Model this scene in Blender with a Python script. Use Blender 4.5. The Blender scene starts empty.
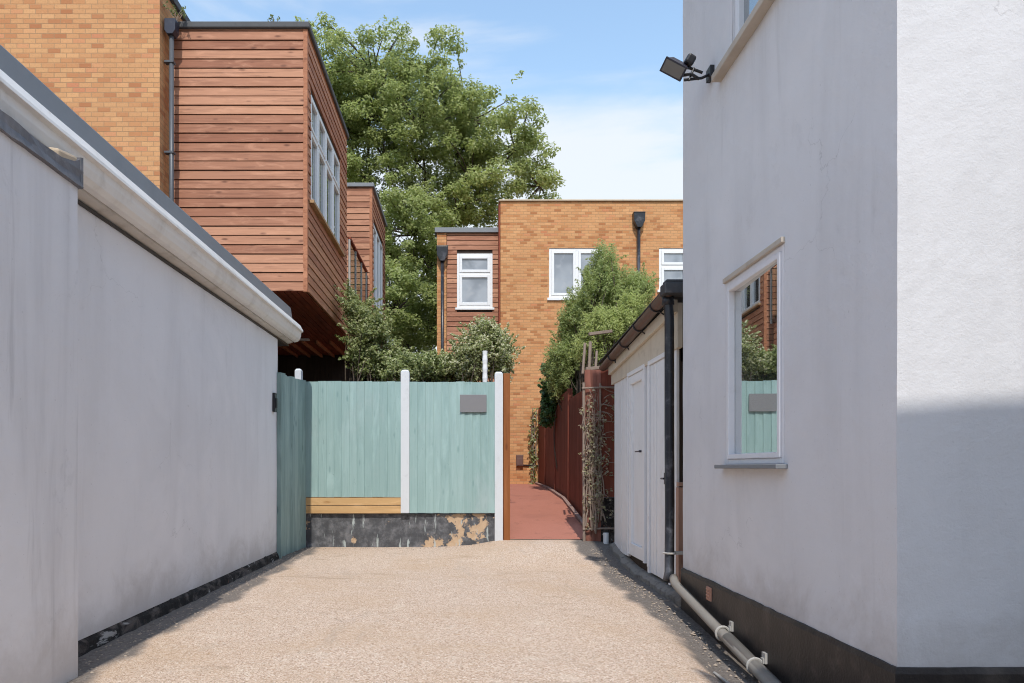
import bpy, math, random
import numpy as np
from mathutils import Vector, Matrix, Euler, noise
R = math.radians
random.seed(7)
rng = np.random.default_rng(11)
S = bpy.context.scene
COL = S.collection

# ------------------------------------------------------------------ camera
CAM_H = 1.25
FPX = 683.0
VPX, VPY = 466.0, 467.0
cam = bpy.data.cameras.new("camera")
cam.sensor_width = 36.0
cam.lens = 36.0 * FPX / 1024.0
cam.shift_x = (512.0 - VPX) / 1024.0
cam.shift_y = (VPY - 341.5) / 1024.0
cam.clip_start = 0.05
cam.clip_end = 3000
cam_ob = bpy.data.objects.new("camera", cam)
COL.objects.link(cam_ob)
cam_ob.location = (0, 0, CAM_H)
cam_ob.rotation_euler = (R(90), 0, 0)
S.camera = cam_ob

# ------------------------------------------------------------------ light
SUN_EL, SUN_AZ = 52.0, -0.5          # azimuth: degrees to the left of straight behind the camera
SUN_STR, SKY_STR, EXPO = 2.1, 0.15, 0.71
world = bpy.data.worlds.new("World")
S.world = world
world.use_nodes = True
wn, wl = world.node_tree.nodes, world.node_tree.links
wn.clear()
wo = wn.new("ShaderNodeOutputWorld")
wb = wn.new("ShaderNodeBackground")
wb.inputs["Strength"].default_value = SKY_STR
sky = wn.new("ShaderNodeTexSky")
sky.sky_type = 'NISHITA'
sky.sun_disc = False
sky.sun_elevation = R(SUN_EL)
sky.sun_rotation = R(180 + SUN_AZ)
sky.air_density = 1.7
sky.dust_density = 0.2
sky.ozone_density = 1.6
# thin high cloud, laid out by direction in the sky
tc = wn.new("ShaderNodeTexCoord")
mp = wn.new("ShaderNodeMapping")
mp.inputs["Scale"].default_value = (1.6, 1.6, 7.0)
mp.inputs["Rotation"].default_value = (R(4), R(-12), 0)
mp.inputs["Location"].default_value = (3.3, 0.4, 0.35)
wl.new(tc.outputs["Generated"], mp.inputs["Vector"])
cn = wn.new("ShaderNodeTexNoise")
cn.inputs["Scale"].default_value = 1.25
cn.inputs["Detail"].default_value = 7
cn.inputs["Roughness"].default_value = 0.52
cn.inputs["Distortion"].default_value = 0.35
wl.new(mp.outputs[0], cn.inputs["Vector"])
sep = wn.new("ShaderNodeSeparateXYZ")
wl.new(tc.outputs["Generated"], sep.inputs[0])
# more cloud low down, as layers of cloud stack up towards the horizon
lo = wn.new("ShaderNodeMapRange")
lo.inputs["From Min"].default_value = 0.56
lo.inputs["From Max"].default_value = 0.30
lo.inputs["To Min"].default_value = 0.0
lo.inputs["To Max"].default_value = 0.24
wl.new(sep.outputs["Z"], lo.inputs["Value"])
ad = wn.new("ShaderNodeMath"); ad.operation = 'ADD'
wl.new(cn.outputs["Fac"], ad.inputs[0]); wl.new(lo.outputs[0], ad.inputs[1])
cr = wn.new("ShaderNodeMapRange")
cr.interpolation_type = 'SMOOTHSTEP'
cr.inputs["From Min"].default_value = 0.50
cr.inputs["From Max"].default_value = 0.70
cr.inputs["To Max"].default_value = 0.9
wl.new(ad.outputs[0], cr.inputs["Value"])
cm = wn.new("ShaderNodeMix"); cm.data_type = 'RGBA'
wl.new(cr.outputs[0], cm.inputs["Factor"])
wl.new(sky.outputs[0], cm.inputs["A"])
cm.inputs["B"].default_value = (3.7, 3.9, 4.15, 1)
wl.new(cm.outputs["Result"], wb.inputs["Color"])
wl.new(wb.outputs[0], wo.inputs["Surface"])

sun = bpy.data.lights.new("sun", 'SUN')
sun.energy = SUN_STR
sun.angle = R(0.53)
sun.color = (1.0, 0.955, 0.88)
sun_ob = bpy.data.objects.new("sun", sun)
COL.objects.link(sun_ob)
sun_ob.rotation_euler = (R(90 - SUN_EL), 0, R(-SUN_AZ))
sun_ob.location = (-1, -10, 14)

S.view_settings.view_transform = 'Standard'
S.view_settings.look = 'None'
S.view_settings.gamma = 1.0
S.view_settings.exposure = EXPO
S.view_settings.use_curve_mapping = False
S.render.engine = 'CYCLES'
S.cycles.pixel_filter_type = 'BLACKMAN_HARRIS'
S.cycles.filter_width = 1.05
S.cycles.max_bounces = 6
S.cycles.diffuse_bounces = 3
S.cycles.adaptive_threshold = 0.02
S.cycles.transparent_max_bounces = 12

# ------------------------------------------------------------------ helpers
def PX(x, Y):  return (x - VPX) * Y / FPX
def PZ(y, Y):  return CAM_H - (y - VPY) * Y / FPX

def sstep(a, b, x):
    t = min(1.0, max(0.0, (x - a) / (b - a)))
    return t * t * (3 - 2 * t)

class MB:
    def __init__(s): s.v = []; s.f = []
    def add(s, vs, fs):
        o = len(s.v); s.v += [tuple(p) for p in vs]; s.f += [tuple(i + o for i in f) for f in fs]; return s
    def box(s, x0, x1, y0, y1, z0, z1):
        vs = [(x, y, z) for x in (x0, x1) for y in (y0, y1) for z in (z0, z1)]
        return s.add(vs, [(0, 1, 3, 2), (4, 6, 7, 5), (0, 4, 5, 1), (2, 3, 7, 6), (0, 2, 6, 4), (1, 5, 7, 3)])
    def fbox(s, F, u0, u1, v0, v1, n0, n1):
        vs = [F(u, v, n) for u in (u0, u1) for v in (v0, v1) for n in (n0, n1)]
        return s.add(vs, [(0, 1, 3, 2), (4, 6, 7, 5), (0, 4, 5, 1), (2, 3, 7, 6), (0, 2, 6, 4), (1, 5, 7, 3)])
    def obox(s, c, size, rot):
        m = rot.to_matrix() if isinstance(rot, Euler) else rot
        h = Vector(size) / 2
        vs = [Vector(c) + m @ Vector((sx * h.x, sy * h.y, sz * h.z)) for sx in (-1, 1) for sy in (-1, 1) for sz in (-1, 1)]
        return s.add(vs, [(0, 1, 3, 2), (4, 6, 7, 5), (0, 4, 5, 1), (2, 3, 7, 6), (0, 2, 6, 4), (1, 5, 7, 3)])
    def prism(s, poly, ext):
        """poly: list of 3D points, ext: extrusion vector"""
        n = len(poly); e = Vector(ext)
        vs = [Vector(p) for p in poly] + [Vector(p) + e for p in poly]
        fs = [tuple(range(n)), tuple(range(2 * n - 1, n - 1, -1))]
        fs += [(i, (i + 1) % n, n + (i + 1) % n, n + i) for i in range(n)]
        return s.add(vs, fs)
    def tube(s, pts, rad, n=8, cap=True):
        pts = [Vector(p) for p in pts]
        k = len(pts)
        rs = rad if isinstance(rad, (list, tuple)) else [rad] * k
        o = len(s.v); ref = None
        for i, p in enumerate(pts):
            t = (pts[min(i + 1, k - 1)] - pts[max(i - 1, 0)])
            t = t.normalized() if t.length > 1e-9 else Vector((0, 0, 1))
            if ref is None: ref = t.orthogonal().normalized()
            else:
                ref = ref - t * ref.dot(t)
                ref = ref.normalized() if ref.length > 1e-6 else t.orthogonal().normalized()
            b = t.cross(ref)
            for j in range(n):
                a = 2 * math.pi * j / n
                s.v.append(tuple(p + (ref * math.cos(a) + b * math.sin(a)) * rs[i]))
        for i in range(k - 1):
            for j in range(n):
                a = o + i * n + j; c = o + i * n + (j + 1) % n
                s.f.append((a, c, c + n, a + n))
        if cap:
            s.f.append(tuple(o + j for j in range(n - 1, -1, -1)))
            s.f.append(tuple(o + (k - 1) * n + j for j in range(n)))
        return s
    def build(s, name, mat, parent=None, bevel=0.0, smooth=False, loc=None):
        off = Vector((0, 0, 0))
        if parent is not None:
            r = parent
            while r.parent: r = r.parent
            off = Vector(r.location)
        elif loc is not None: off = Vector(loc)
        me = bpy.data.meshes.new(name)
        me.from_pydata([(a - off.x, b - off.y, c - off.z) for a, b, c in s.v], [], s.f)
        me.update()
        import bmesh
        bm = bmesh.new(); bm.from_mesh(me); bmesh.ops.recalc_face_normals(bm, faces=bm.faces[:]); bm.to_mesh(me); bm.free()
        me.materials.append(mat)
        if smooth:
            for p in me.polygons: p.use_smooth = True
        o = bpy.data.objects.new(name, me)
        COL.objects.link(o)
        if parent is not None: o.parent = parent
        elif loc is not None: o.location = loc
        if bevel:
            b = o.modifiers.new("bevel", 'BEVEL'); b.width = bevel; b.segments = 2; b.limit_method = 'ANGLE'; b.angle_limit = R(40)
        if smooth == 'auto':
            pass
        return o

def tag(o, label, cat, group=None):
    o["label"] = label; o["category"] = cat
    if group: o["group"] = group
    return o
def thing(name, label, cat, loc, group=None):
    o = bpy.data.objects.new(name, None); COL.objects.link(o); o.location = loc
    o.empty_display_size = 0.2
    return tag(o, label, cat, group)
def struct(o): o["kind"] = "structure"; return o
def stuff(o): o["kind"] = "stuff"; return o

# plane frames: (u, v, n) -> world, n points out of the wall
def FRONT(Y):  return lambda u, v, n: (u, Y - n, v)          # faces the camera (-Y), u = X
def EAST(X):   return lambda u, v, n: (X + n, u, v)          # faces +X, u = Y
def WEST(X):   return lambda u, v, n: (X - n, u, v)          # faces -X, u = Y

def lines(a, b, cuts, step):
    c = sorted(set([a, b] + [x for x in cuts if a < x < b]))
    out = [c[0]]
    for p, q in zip(c[:-1], c[1:]):
        k = max(1, int(math.ceil((q - p) / step))) if step else 1
        out += [p + (q - p) * (i + 1) / k for i in range(k)]
    return out

def wob(p, amp):
    q = Vector(p)
    a = noise.noise(q * 1.3) * 1.0 + noise.noise(q * 4.1 + Vector((9, 3, 1))) * 0.5 + noise.noise(q * 15.0) * 0.35
    b = noise.noise(q * 1.3 + Vector((31, 7, 5))) * 1.0 + noise.noise(q * 4.1 + Vector((5, 17, 2))) * 0.5 + noise.noise(q * 15.0 + Vector((4, 4, 9))) * 0.35
    return (p[0] + a * amp, p[1] + b * amp, p[2])

def holed(mb, F, u0, u1, v0, v1, holes=(), n=0.0, reveal=0.09, step=None, amp=0.0):
    us = lines(u0, u1, [h[0] for h in holes] + [h[1] for h in holes], step)
    vs = lines(v0, v1, [h[2] for h in holes] + [h[3] for h in holes], step)
    P = []
    for u in us:
        for v in vs:
            p = F(u, v, n)
            P.append(wob(p, amp) if amp else p)
    fs = []; nv = len(vs)
    for i in range(len(us) - 1):
        for j in range(nv - 1):
            cu, cv = (us[i] + us[i + 1]) / 2, (vs[j] + vs[j + 1]) / 2
            if any(h[0] < cu < h[1] and h[2] < cv < h[3] for h in holes): continue
            fs.append((i * nv + j, (i + 1) * nv + j, (i + 1) * nv + j + 1, i * nv + j + 1))
    mb.add(P, fs)
    for a, b, c, d in holes:
        ring = [(a, c), (b, c), (b, d), (a, d)]
        vv = [F(x, y, n) for x, y in ring] + [F(x, y, n - reveal) for x, y in ring]
        mb.add(vv, [(i, (i + 1) % 4, 4 + (i + 1) % 4, 4 + i) for i in range(4)])
    return mb

# ------------------------------------------------------------------ materials
class NT:
    def __init__(s, name):
        s.m = bpy.data.materials.new(name); s.m.use_nodes = True
        s.t = s.m.node_tree; s.t.nodes.clear()
        s.out = s.t.nodes.new("ShaderNodeOutputMaterial")
        s.co = s.t.nodes.new("ShaderNodeTexCoord").outputs["Object"]
    def node(s, t): return s.t.nodes.new(t)
    def ln(s, a, b): s.t.links.new(a, b)
    def setin(s, inp, val):
        if isinstance(val, bpy.types.NodeSocket): s.ln(val, inp)
        elif isinstance(val, (tuple, list)) and len(val) == 3 and inp.type == 'RGBA': inp.default_value = (*val, 1)
        else: inp.default_value = val
    def map(s, scale=(1, 1, 1), loc=(0, 0, 0), rot=(0, 0, 0), vec=None):
        n = s.node("ShaderNodeMapping")
        n.inputs["Scale"].default_value = scale; n.inputs["Location"].default_value = loc; n.inputs["Rotation"].default_value = rot
        s.ln(vec or s.co, n.inputs["Vector"]); return n.outputs[0]
    def noise(s, scale, detail=4, rough=.55, dist=0, vec=None):
        n = s.node("ShaderNodeTexNoise")
        n.inputs["Scale"].default_value = scale; n.inputs["Detail"].default_value = detail
        n.inputs["Roughness"].default_value = rough; n.inputs["Distortion"].default_value = dist
        s.ln(vec or s.co, n.inputs["Vector"]); return n.outputs["Fac"]
    def voro(s, scale, out="Distance", vec=None, feature='F1', rnd=1.0):
        n = s.node("ShaderNodeTexVoronoi"); n.feature = feature
        n.inputs["Scale"].default_value = scale; n.inputs["Randomness"].default_value = rnd
        s.ln(vec or s.co, n.inputs["Vector"]); return n.outputs[out]
    def ramp(s, fac, stops, interp='LINEAR'):
        n = s.node("ShaderNodeValToRGB"); n.color_ramp.interpolation = interp
        e = n.color_ramp.elements
        while len(e) < len(stops): e.new(0.5)
        for i, (p, c) in enumerate(stops):
            e[i].position = p
            e[i].color = (c, c, c, 1) if isinstance(c, (int, float)) else (*c, 1)
        s.ln(fac, n.inputs[0]); return n.outputs[0]
    def rng(s, v, a, b, c=0.0, d=1.0, smooth=True):
        n = s.node("ShaderNodeMapRange")
        if smooth: n.interpolation_type = 'SMOOTHSTEP'
        n.inputs["From Min"].default_value = a; n.inputs["From Max"].default_value = b
        n.inputs["To Min"].default_value = c; n.inputs["To Max"].default_value = d
        s.ln(v, n.inputs["Value"]); return n.outputs[0]
    def mix(s, fac, a, b, blend='MIX'):
        n = s.node("ShaderNodeMix"); n.data_type = 'RGBA'; n.blend_type = blend
        s.setin(n.inputs["Factor"], fac); s.setin(n.inputs["A"], a); s.setin(n.inputs["B"], b)
        return n.outputs["Result"]
    def math(s, op, a, b=0.5, clamp=False):
        n = s.node("ShaderNodeMath"); n.operation = op; n.use_clamp = clamp
        s.setin(n.inputs[0], a); s.setin(n.inputs[1], b); return n.outputs[0]
    def xyz(s, vec=None):
        n = s.node("ShaderNodeSeparateXYZ"); s.ln(vec or s.co, n.inputs[0]); return n.outputs
    def island(s):
        return s.node("ShaderNodeNewGeometry").outputs["Random Per Island"]
    def bump(s, h, strength=.3, dist=.01, prev=None):
        n = s.node("ShaderNodeBump")
        n.inputs["Strength"].default_value = strength; n.inputs["Distance"].default_value = dist
        s.ln(h, n.inputs["Height"])
        if prev is not None: s.ln(prev, n.inputs["Normal"])
        return n.outputs[0]
    def done(s, col, rough=.8, normal=None, metal=0.0, spec=.5, ior=None):
        b = s.node("ShaderNodeBsdfPrincipled")
        s.setin(b.inputs["Base Color"], col); s.setin(b.inputs["Roughness"], rough)
        b.inputs["Metallic"].default_value = metal
        b.inputs["Specular IOR Level"].default_value = spec
        if ior: b.inputs["IOR"].default_value = ior
        if normal is not None: s.ln(normal, b.inputs["Normal"])
        s.ln(b.outputs[0], s.out.inputs["Surface"]); return s.m

def m_stucco(name, base, stain=(.40, .385, .38), stain_amt=.35, rough_bump=.42, foot=0.0):
    """painted render: patch repairs, rain streaks, scuffs, hairline cracks and splash dirt low down"""
    t = NT(name)
    o = t.xyz()
    sc = lambda q: tuple(b * q for b in base)
    c = t.mix(t.rng(t.noise(.5, 6, .62, .4), .36, .70, 0, .55), base, sc(.86))
    c = t.mix(t.rng(t.noise(.9, 5, .6, .6, t.map(loc=(7, 3, 2))), .50, .68, 0, .45), c, tuple(b * q for b, q in zip(base, (1.06, 1.05, 1.04))))
    c = t.mix(t.rng(t.noise(1.0, 6, .62, .5, t.map((2.6, 2.6, .30))), .46, .80, 0, stain_amt), c, stain)
    c = t.mix(t.rng(t.noise(1.0, 5, .6, .3, t.map((7, 7, .55), (5, 1, 3))), .60, .74, 0, stain_amt * .9), c, stain)
    blot = t.math('MULTIPLY', t.rng(t.noise(2.6, 7, .74, .6, t.map((1, 1, .7), (4, 1, 6))), .57, .72), stain_amt * .75)
    c = t.mix(blot, c, stain)
    scuff = t.math('MULTIPLY', t.rng(t.noise(14, 6, .75, 1.2, t.map((1, 1, .5), (2, 2, 2))), .62, .74), t.rng(t.noise(1.1, 3, .5, 0, t.map(loc=(1, 8, 3))), .48, .62, 0, .45))
    c = t.mix(scuff, c, stain)
    cw = t.node("ShaderNodeVectorMath"); cw.operation = 'ADD'
    nv = t.node("ShaderNodeTexNoise"); nv.inputs["Scale"].default_value = 5; nv.inputs["Detail"].default_value = 4; t.ln(t.co, nv.inputs["Vector"])
    vs = t.node("ShaderNodeVectorMath"); vs.operation = 'SCALE'; vs.inputs["Scale"].default_value = .35; t.ln(nv.outputs["Color"], vs.inputs[0])
    t.ln(t.co, cw.inputs[0]); t.ln(vs.outputs[0], cw.inputs[1])
    crack = t.voro(.75, "Distance", cw.outputs[0], 'DISTANCE_TO_EDGE')
    cm = t.math('MULTIPLY', t.rng(crack, .0022, .0004), t.rng(t.noise(.8, 2, .5, 0, t.map(loc=(3, 3, 9))), .60, .66, 0, .22))
    c = t.mix(cm, c, (.16, .15, .15))
    c = t.mix(t.rng(t.noise(48, 2, .5), .70, .76, 0, .35), c, stain)
    if foot:
        sp = t.math('ADD', o[2], t.math('MULTIPLY', t.math('SUBTRACT', t.noise(2.2, 6, .7, .4), .5), 1.1))
        c = t.mix(t.rng(sp, foot + .35, foot - .15, 0, .42), c, (.33, .29, .26))
    h = t.math('ADD', t.math('MULTIPLY', t.noise(85, 3, .6), .35), t.math('MULTIPLY', t.noise(16, 5, .65), 1.0))
    h = t.math('ADD', h, t.math('MULTIPLY', t.noise(2.6, 4, .55, .5), 2.2))
    h = t.math('SUBTRACT', h, t.math('MULTIPLY', cm, .5))
    return t.done(c, .9, t.bump(h, rough_bump, .009), spec=.25)

def m_brick(name, c1, c2, c3, mortar):  # mortar colour is darkened to carry the shadow in the joints
    t = NT(name)
    o = t.xyz()
    u = t.math('ADD', o[0], o[1])
    cmb = t.node("ShaderNodeCombineXYZ"); t.ln(u, cmb.inputs[0]); t.ln(o[2], cmb.inputs[1])
    def br(a, b, mo):
        n = t.node("ShaderNodeTexBrick"); t.ln(cmb.outputs[0], n.inputs["Vector"])
        n.inputs["Scale"].default_value = 1.0
        n.inputs["Brick Width"].default_value = .19; n.inputs["Row Height"].default_value = .075
        n.inputs["Mortar Size"].default_value = .006; n.inputs["Mortar Smooth"].default_value = .3
        n.inputs["Bias"].default_value = 0.0
        t.setin(n.inputs["Color1"], a); t.setin(n.inputs["Color2"], b); t.setin(n.inputs["Mortar"], mo)
        return n
    b = br(c1, c2, mortar)
    # tint of each brick from a hash of its row and column
    row = t.math('FLOOR', t.math('DIVIDE', o[2], .075))
    odd = t.math('FLOORED_MODULO', row, 2.0)
    col = t.math('FLOOR', t.math('ADD', t.math('DIVIDE', u, .19), t.math('SUBTRACT', .5, t.math('MULTIPLY', odd, .5))))
    cc = t.node("ShaderNodeCombineXYZ"); t.ln(row, cc.inputs[0]); t.ln(col, cc.inputs[1])
    wn_ = t.node("ShaderNodeTexWhiteNoise"); wn_.noise_dimensions = '3D'; t.ln(cc.outputs[0], wn_.inputs["Vector"])
    c = t.ramp(wn_.outputs["Value"], [(0, c3), (.18, c2), (.5, c1), (.75, tuple(.5 * (p + q) for p, q in zip(c1, c2))), (.9, tuple(q * 1.08 for q in c1)), (1, (c2[0] * 1.02, c2[1] * .88, c2[2] * 1.0))])
    c = t.mix(t.math('MULTIPLY', b.outputs["Fac"], 1.0), c, mortar)
    c = t.mix(t.rng(t.noise(.7, 5, .6), .45, .8, 0, .35), c, tuple(q * .72 for q in c1))
    c = t.mix(t.rng(t.noise(30, 4, .7), .45, .8, 0, .45), c, tuple(q * .55 for q in c1))
    c = t.mix(t.rng(t.noise(1.0, 5, .65, .4, t.map((3, 3, .35), (2, 6, 1))), .55, .82, 0, .35), c, tuple(q * .5 for q in c2))
    c = t.mix(t.rng(t.noise(7, 4, .7, .3, t.map((1, 1, 2.4))), .58, .75, 0, .35), c, tuple(min(1, q * 1.3 + .02) for q in c1))
    h = t.math('SUBTRACT', t.math('MULTIPLY', t.noise(60, 3, .6), .3), t.math('MULTIPLY', b.outputs["Fac"], 1.0))
    return t.done(c, .9, t.bump(h, .6, .006), spec=.2)

def m_wood(name, c_lo, c_hi, c_dark, along='X', var=1.0, rough=.75, grey=None):
    """boards: tint per board (mesh island), grain along the board, knots"""
    t = NT(name)
    sc = {'X': (1.2, 14, 34), 'Y': (14, 1.2, 34), 'Z': (30, 30, 1.1)}[along]
    isl = t.island()
    off = t.node("ShaderNodeVectorMath"); off.operation = 'ADD'
    cm = t.node("ShaderNodeCombineXYZ")
    k = t.math('MULTIPLY', isl, 37.0)
    t.ln(k, cm.inputs[0]); t.ln(k, cm.inputs[1]); t.ln(k, cm.inputs[2])
    t.ln(t.co, off.inputs[0]); t.ln(cm.outputs[0], off.inputs[1])
    v = off.outputs[0]
    grain = t.noise(1.0, 5, .6, .6, t.map(sc, vec=v))
    c = t.mix(t.rng(isl, 0, 1, .5 - .5 * var, .5 + .5 * var, False), c_lo, c_hi)
    c = t.mix(t.rng(grain, .45, .75, 0, .55), c, c_dark)
    ks = {'X': (2.6, 5, 7), 'Y': (5, 2.6, 7), 'Z': (9, 9, 2.6)}[along]
    kn = t.voro(1.0, "Distance", t.map(ks, vec=v))
    c = t.mix(t.rng(kn, .20, .06, 0, .85), c, c_dark)
    c = t.mix(t.rng(t.noise(1.0, 4, .6, .8, t.map({'X': (2.2, 3, 9), 'Y': (3, 2.2, 9), 'Z': (7, 7, 1.2)}[along], vec=v)), .45, .8, 0, .45), c, tuple(min(1, q * 1.35 + .03) for q in c_hi))
    if grey is not None:
        c = t.mix(t.rng(t.noise(1.0, 5, .65, .3, t.map((6, 6, .7), (3, 3, 1))), .54, .76, 0, .5), c, c_dark)
        c = t.mix(t.rng(t.noise(26, 4, .7, .4, t.map((1, 1, .35))), .66, .74, 0, .5), c, tuple(q * .6 for q in c_dark))
        c = t.mix(t.rng(t.noise(1.3, 5, .65, .3, t.map((1, 1, .8))), .5, .8, 0, .6), c, grey)
    return t.done(c, rough, t.bump(grain, .35, .004), spec=.3)

def m_paint(name, col, rough=.5, dirt=.25, dirt_col=None, bump=.15, scale=9):
    t = NT(name)
    d = dirt_col or tuple(c * .45 for c in col)
    c = t.mix(t.rng(t.noise(scale, 6, .65, .3), .5, .8, 0, dirt), col, d)
    c = t.mix(t.rng(t.noise(1.2, 4, .6, 0, t.map((3, 3, .5))), .5, .8, 0, dirt), c, d)
    return t.done(c, rough, t.bump(t.noise(scale * 7, 3, .6), bump, .003), spec=.4)

def m_glass(name, tint=(.02, .025, .03), refl=.55, wave=.0):
    t = NT(name)
    d = t.node("ShaderNodeBsdfPrincipled")
    d.inputs["Base Color"].default_value = (*tint, 1); d.inputs["Roughness"].default_value = .15
    g = t.node("ShaderNodeBsdfGlossy"); g.inputs["Roughness"].default_value = .012
    g.inputs["Color"].default_value = (.93, .96, .96, 1)
    if wave:
        b = t.bump(t.noise(1.6, 1, .4), wave, .02)
        t.ln(b, g.inputs["Normal"])
    mx = t.node("ShaderNodeMixShader"); mx.inputs[0].default_value = refl
    t.ln(d.outputs[0], mx.inputs[1]); t.ln(g.outputs[0], mx.inputs[2]); t.ln(mx.outputs[0], t.out.inputs["Surface"])
    return t.m

def m_leaf(name, cols, trans=.35, rough=.55, patch=.5, pscale=.8, spec=.35):
    t = NT(name)
    n = len(cols)
    isl = t.island()
    c = t.ramp(isl, [(i / max(1, n - 1), q) for i, q in enumerate(cols)])
    mid = tuple(sum(q[i] for q in cols) / n for i in range(3))
    c = t.mix(t.rng(t.noise(pscale, 3, .5), .40, .65, 0, patch), c, tuple(q * .72 for q in mid))
    b = t.node("ShaderNodeBsdfPrincipled")
    t.ln(c, b.inputs["Base Color"]); b.inputs["Roughness"].default_value = rough
    b.inputs["Specular IOR Level"].default_value = spec
    tr = t.node("ShaderNodeBsdfTranslucent")
    t.ln(t.mix(.5, c, (.46, .52, .16), 'MIX'), tr.inputs["Color"])
    mx = t.node("ShaderNodeMixShader"); mx.inputs[0].default_value = trans
    t.ln(b.outputs[0], mx.inputs[1]); t.ln(tr.outputs[0], mx.inputs[2]); t.ln(mx.outputs[0], t.out.inputs["Surface"])
    return t.m

MT = {}
MT['house_stucco'] = m_stucco("house_stucco", (.69, .68, .69), stain_amt=.20, foot=.32)
MT['garage_stucco'] = m_stucco("garage_stucco", (.765, .755, .77), stain_amt=.16, foot=.22)
MT['pier_stucco'] = m_stucco("pier_stucco", (.73, .72, .735), stain=(.36, .35, .36), stain_amt=.42, foot=.25)
MT['brick_left'] = m_brick("yellow_brick", (.60, .325, .155), (.53, .25, .115), (.42, .17, .078), (.40, .24, .13))
MT['brick_back'] = m_brick("orange_brick", (.62, .325, .15), (.53, .24, .10), (.38, .15, .062), (.42, .25, .13))
MT['clad_x'] = m_wood("cedar_cladding", (.29, .118, .068), (.50, .25, .15), (.13, .052, .032), 'X')
MT['clad_y'] = m_wood("cedar_cladding_side", (.34, .13, .068), (.53, .25, .135), (.16, .056, .03), 'Y')
MT['soffit'] = m_wood("stained_soffit", (.20, .045, .022), (.27, .065, .03), (.11, .025, .012), 'Y')
MT['dark_timber'] = m_wood("dark_timber", (.030, .020, .016), (.045, .028, .02), (.015, .01, .008), 'Z')
MT['green_fence'] = m_wood("green_fence_paint", (.265, .385, .37), (.31, .435, .42), (.20, .31, .30), 'Z', grey=(.39, .47, .47))
MT['green_side'] = m_wood("green_side_paint", (.20, .29, .275), (.30, .40, .375), (.12, .185, .18), 'Z')
MT['raw_timber'] = m_wood("raw_timber", (.52, .32, .14), (.62, .40, .20), (.36, .19, .07), 'X', rough=.7)
MT['red_fence'] = m_wood("red_brown_fence", (.17, .042, .025), (.23, .062, .036), (.09, .025, .015), 'Z')
MT['red_trellis'] = m_wood("weathered_red_fence", (.17, .062, .042), (.27, .105, .075), (.09, .034, .024), 'Z', grey=(.22, .14, .115))
MT['post_brown'] = m_wood("brown_post_wood", (.25, .085, .025), (.30, .11, .035), (.15, .045, .015), 'Z')
MT['ochre'] = m_wood("ochre_gate_wood", (.36, .24, .10), (.40, .27, .12), (.2, .12, .05), 'Z')
MT['pink_board'] = m_wood("pale_red_board", (.40, .24, .18), (.45, .28, .21), (.28, .15, .11), 'Z')
MT['trim_wood'] = m_wood("sill_wood", (.40, .25, .13), (.45, .29, .16), (.28, .16, .08), 'Y')
MT['white_pvc'] = m_paint("white_window_frame", (.80, .80, .80), .35, .12, (.5, .48, .45))
MT['grey_pvc'] = m_paint("aged_white_frame", (.74, .73, .75), .4, .22, (.45, .43, .42))
MT['gutter_white'] = m_paint("white_gutter_paint", (.76, .74, .71), .45, .40, (.38, .34, .29), .2, 5)
MT['soffit_paint'] = m_paint("stained_soffit_paint", (.56, .52, .47), .6, .6, (.27, .23, .19), .3, 4)
MT['pale_trim'] = m_paint("weathered_pale_trim", (.50, .44, .37), .7, .45, (.30, .25, .20), .4, 8)
MT['flash_grey'] = m_paint("grey_metal_flashing", (.20, .21, .225), .55, .25, (.12, .12, .125), .2, 4)
MT['lead'] = m_paint("lead_flashing", (.125, .125, .14), .5, .8, (.30, .30, .32), .5, 9)
MT['felt'] = m_paint("roof_felt", (.10, .10, .105), .85, .45, (.05, .05, .05), .5, 12)
MT['mortar'] = m_paint("sand_mortar", (.55, .44, .32), .9, .4, (.3, .25, .2), .6, 14)
MT['black_pipe'] = m_paint("black_pipe_paint", (.020, .022, .028), .30, .75, (.17, .17, .19), .3, 6)
MT['grey_pipe'] = m_paint("dark_grey_pipe", (.085, .09, .10), .4, .3, (.15, .15, .15), .2, 8)
MT['brown_gutter'] = m_paint("brown_gutter_plastic", (.12, .075, .058), .4, .4, (.05, .04, .035), .2, 8)
MT['slate'] = m_paint("dark_slate", (.045, .047, .052), .6, .5, (.10, .10, .10), .5, 8)
MT['plinth'] = m_paint("black_bitumen_plinth", (.024, .019, .018), .5, .7, (.085, .068, .058), .9, 7)
MT['shed_white'] = m_paint("shed_white_paint", (.80, .79, .79), .5, .18, (.45, .42, .40), .2, 6)
MT['cream'] = m_paint("cream_fascia_paint", (.62, .54, .43), .55, .45, (.36, .28, .20), .3, 7)
MT['concrete_post'] = m_paint("pale_concrete", (.62, .64, .66), .85, .3, (.42, .42, .42), .5, 10)
MT['kerb'] = m_paint("rough_concrete", (.24, .215, .19), .95, .9, (.06, .052, .047), 1.0, 13)
MT['path_edge'] = m_paint("reddish_concrete_edge", (.30, .20, .17), .9, .6, (.14, .08, .06), .6, 9)
MT['waste_pipe'] = m_paint("grey_waste_pipe", (.27, .245, .215), .38, .45, (.14, .12, .10), .2, 5)
MT['clip'] = m_paint("pale_plastic_clip", (.42, .40, .37), .45, .2)
MT['terracotta'] = m_paint("terracotta", (.50, .27, .19), .9, .5, (.25, .13, .09), .4, 20)
MT['sign'] = m_paint("grey_sign_plate", (.205, .20, .205), .45, .12)
MT['black'] = m_paint("black_plastic", (.018, .018, .022), .4, .2, (.06, .06, .06))
MT['lamp_body'] = m_paint("dark_metal", (.03, .03, .045), .35, .3, (.1, .1, .1))
MT['lamp_glass'] = m_paint("frosted_lamp_glass", (.17, .16, .145), .18, .2)
MT['meter'] = m_paint("brown_box_plastic", (.16, .085, .07), .5, .2)
MT['white_dark'] = m_paint("white_enamel", (.78, .78, .78), .4, .2)
MT['glass_mirror'] = m_glass("reflective_window_glass", (.02, .026, .026), .74, .0)
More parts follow.
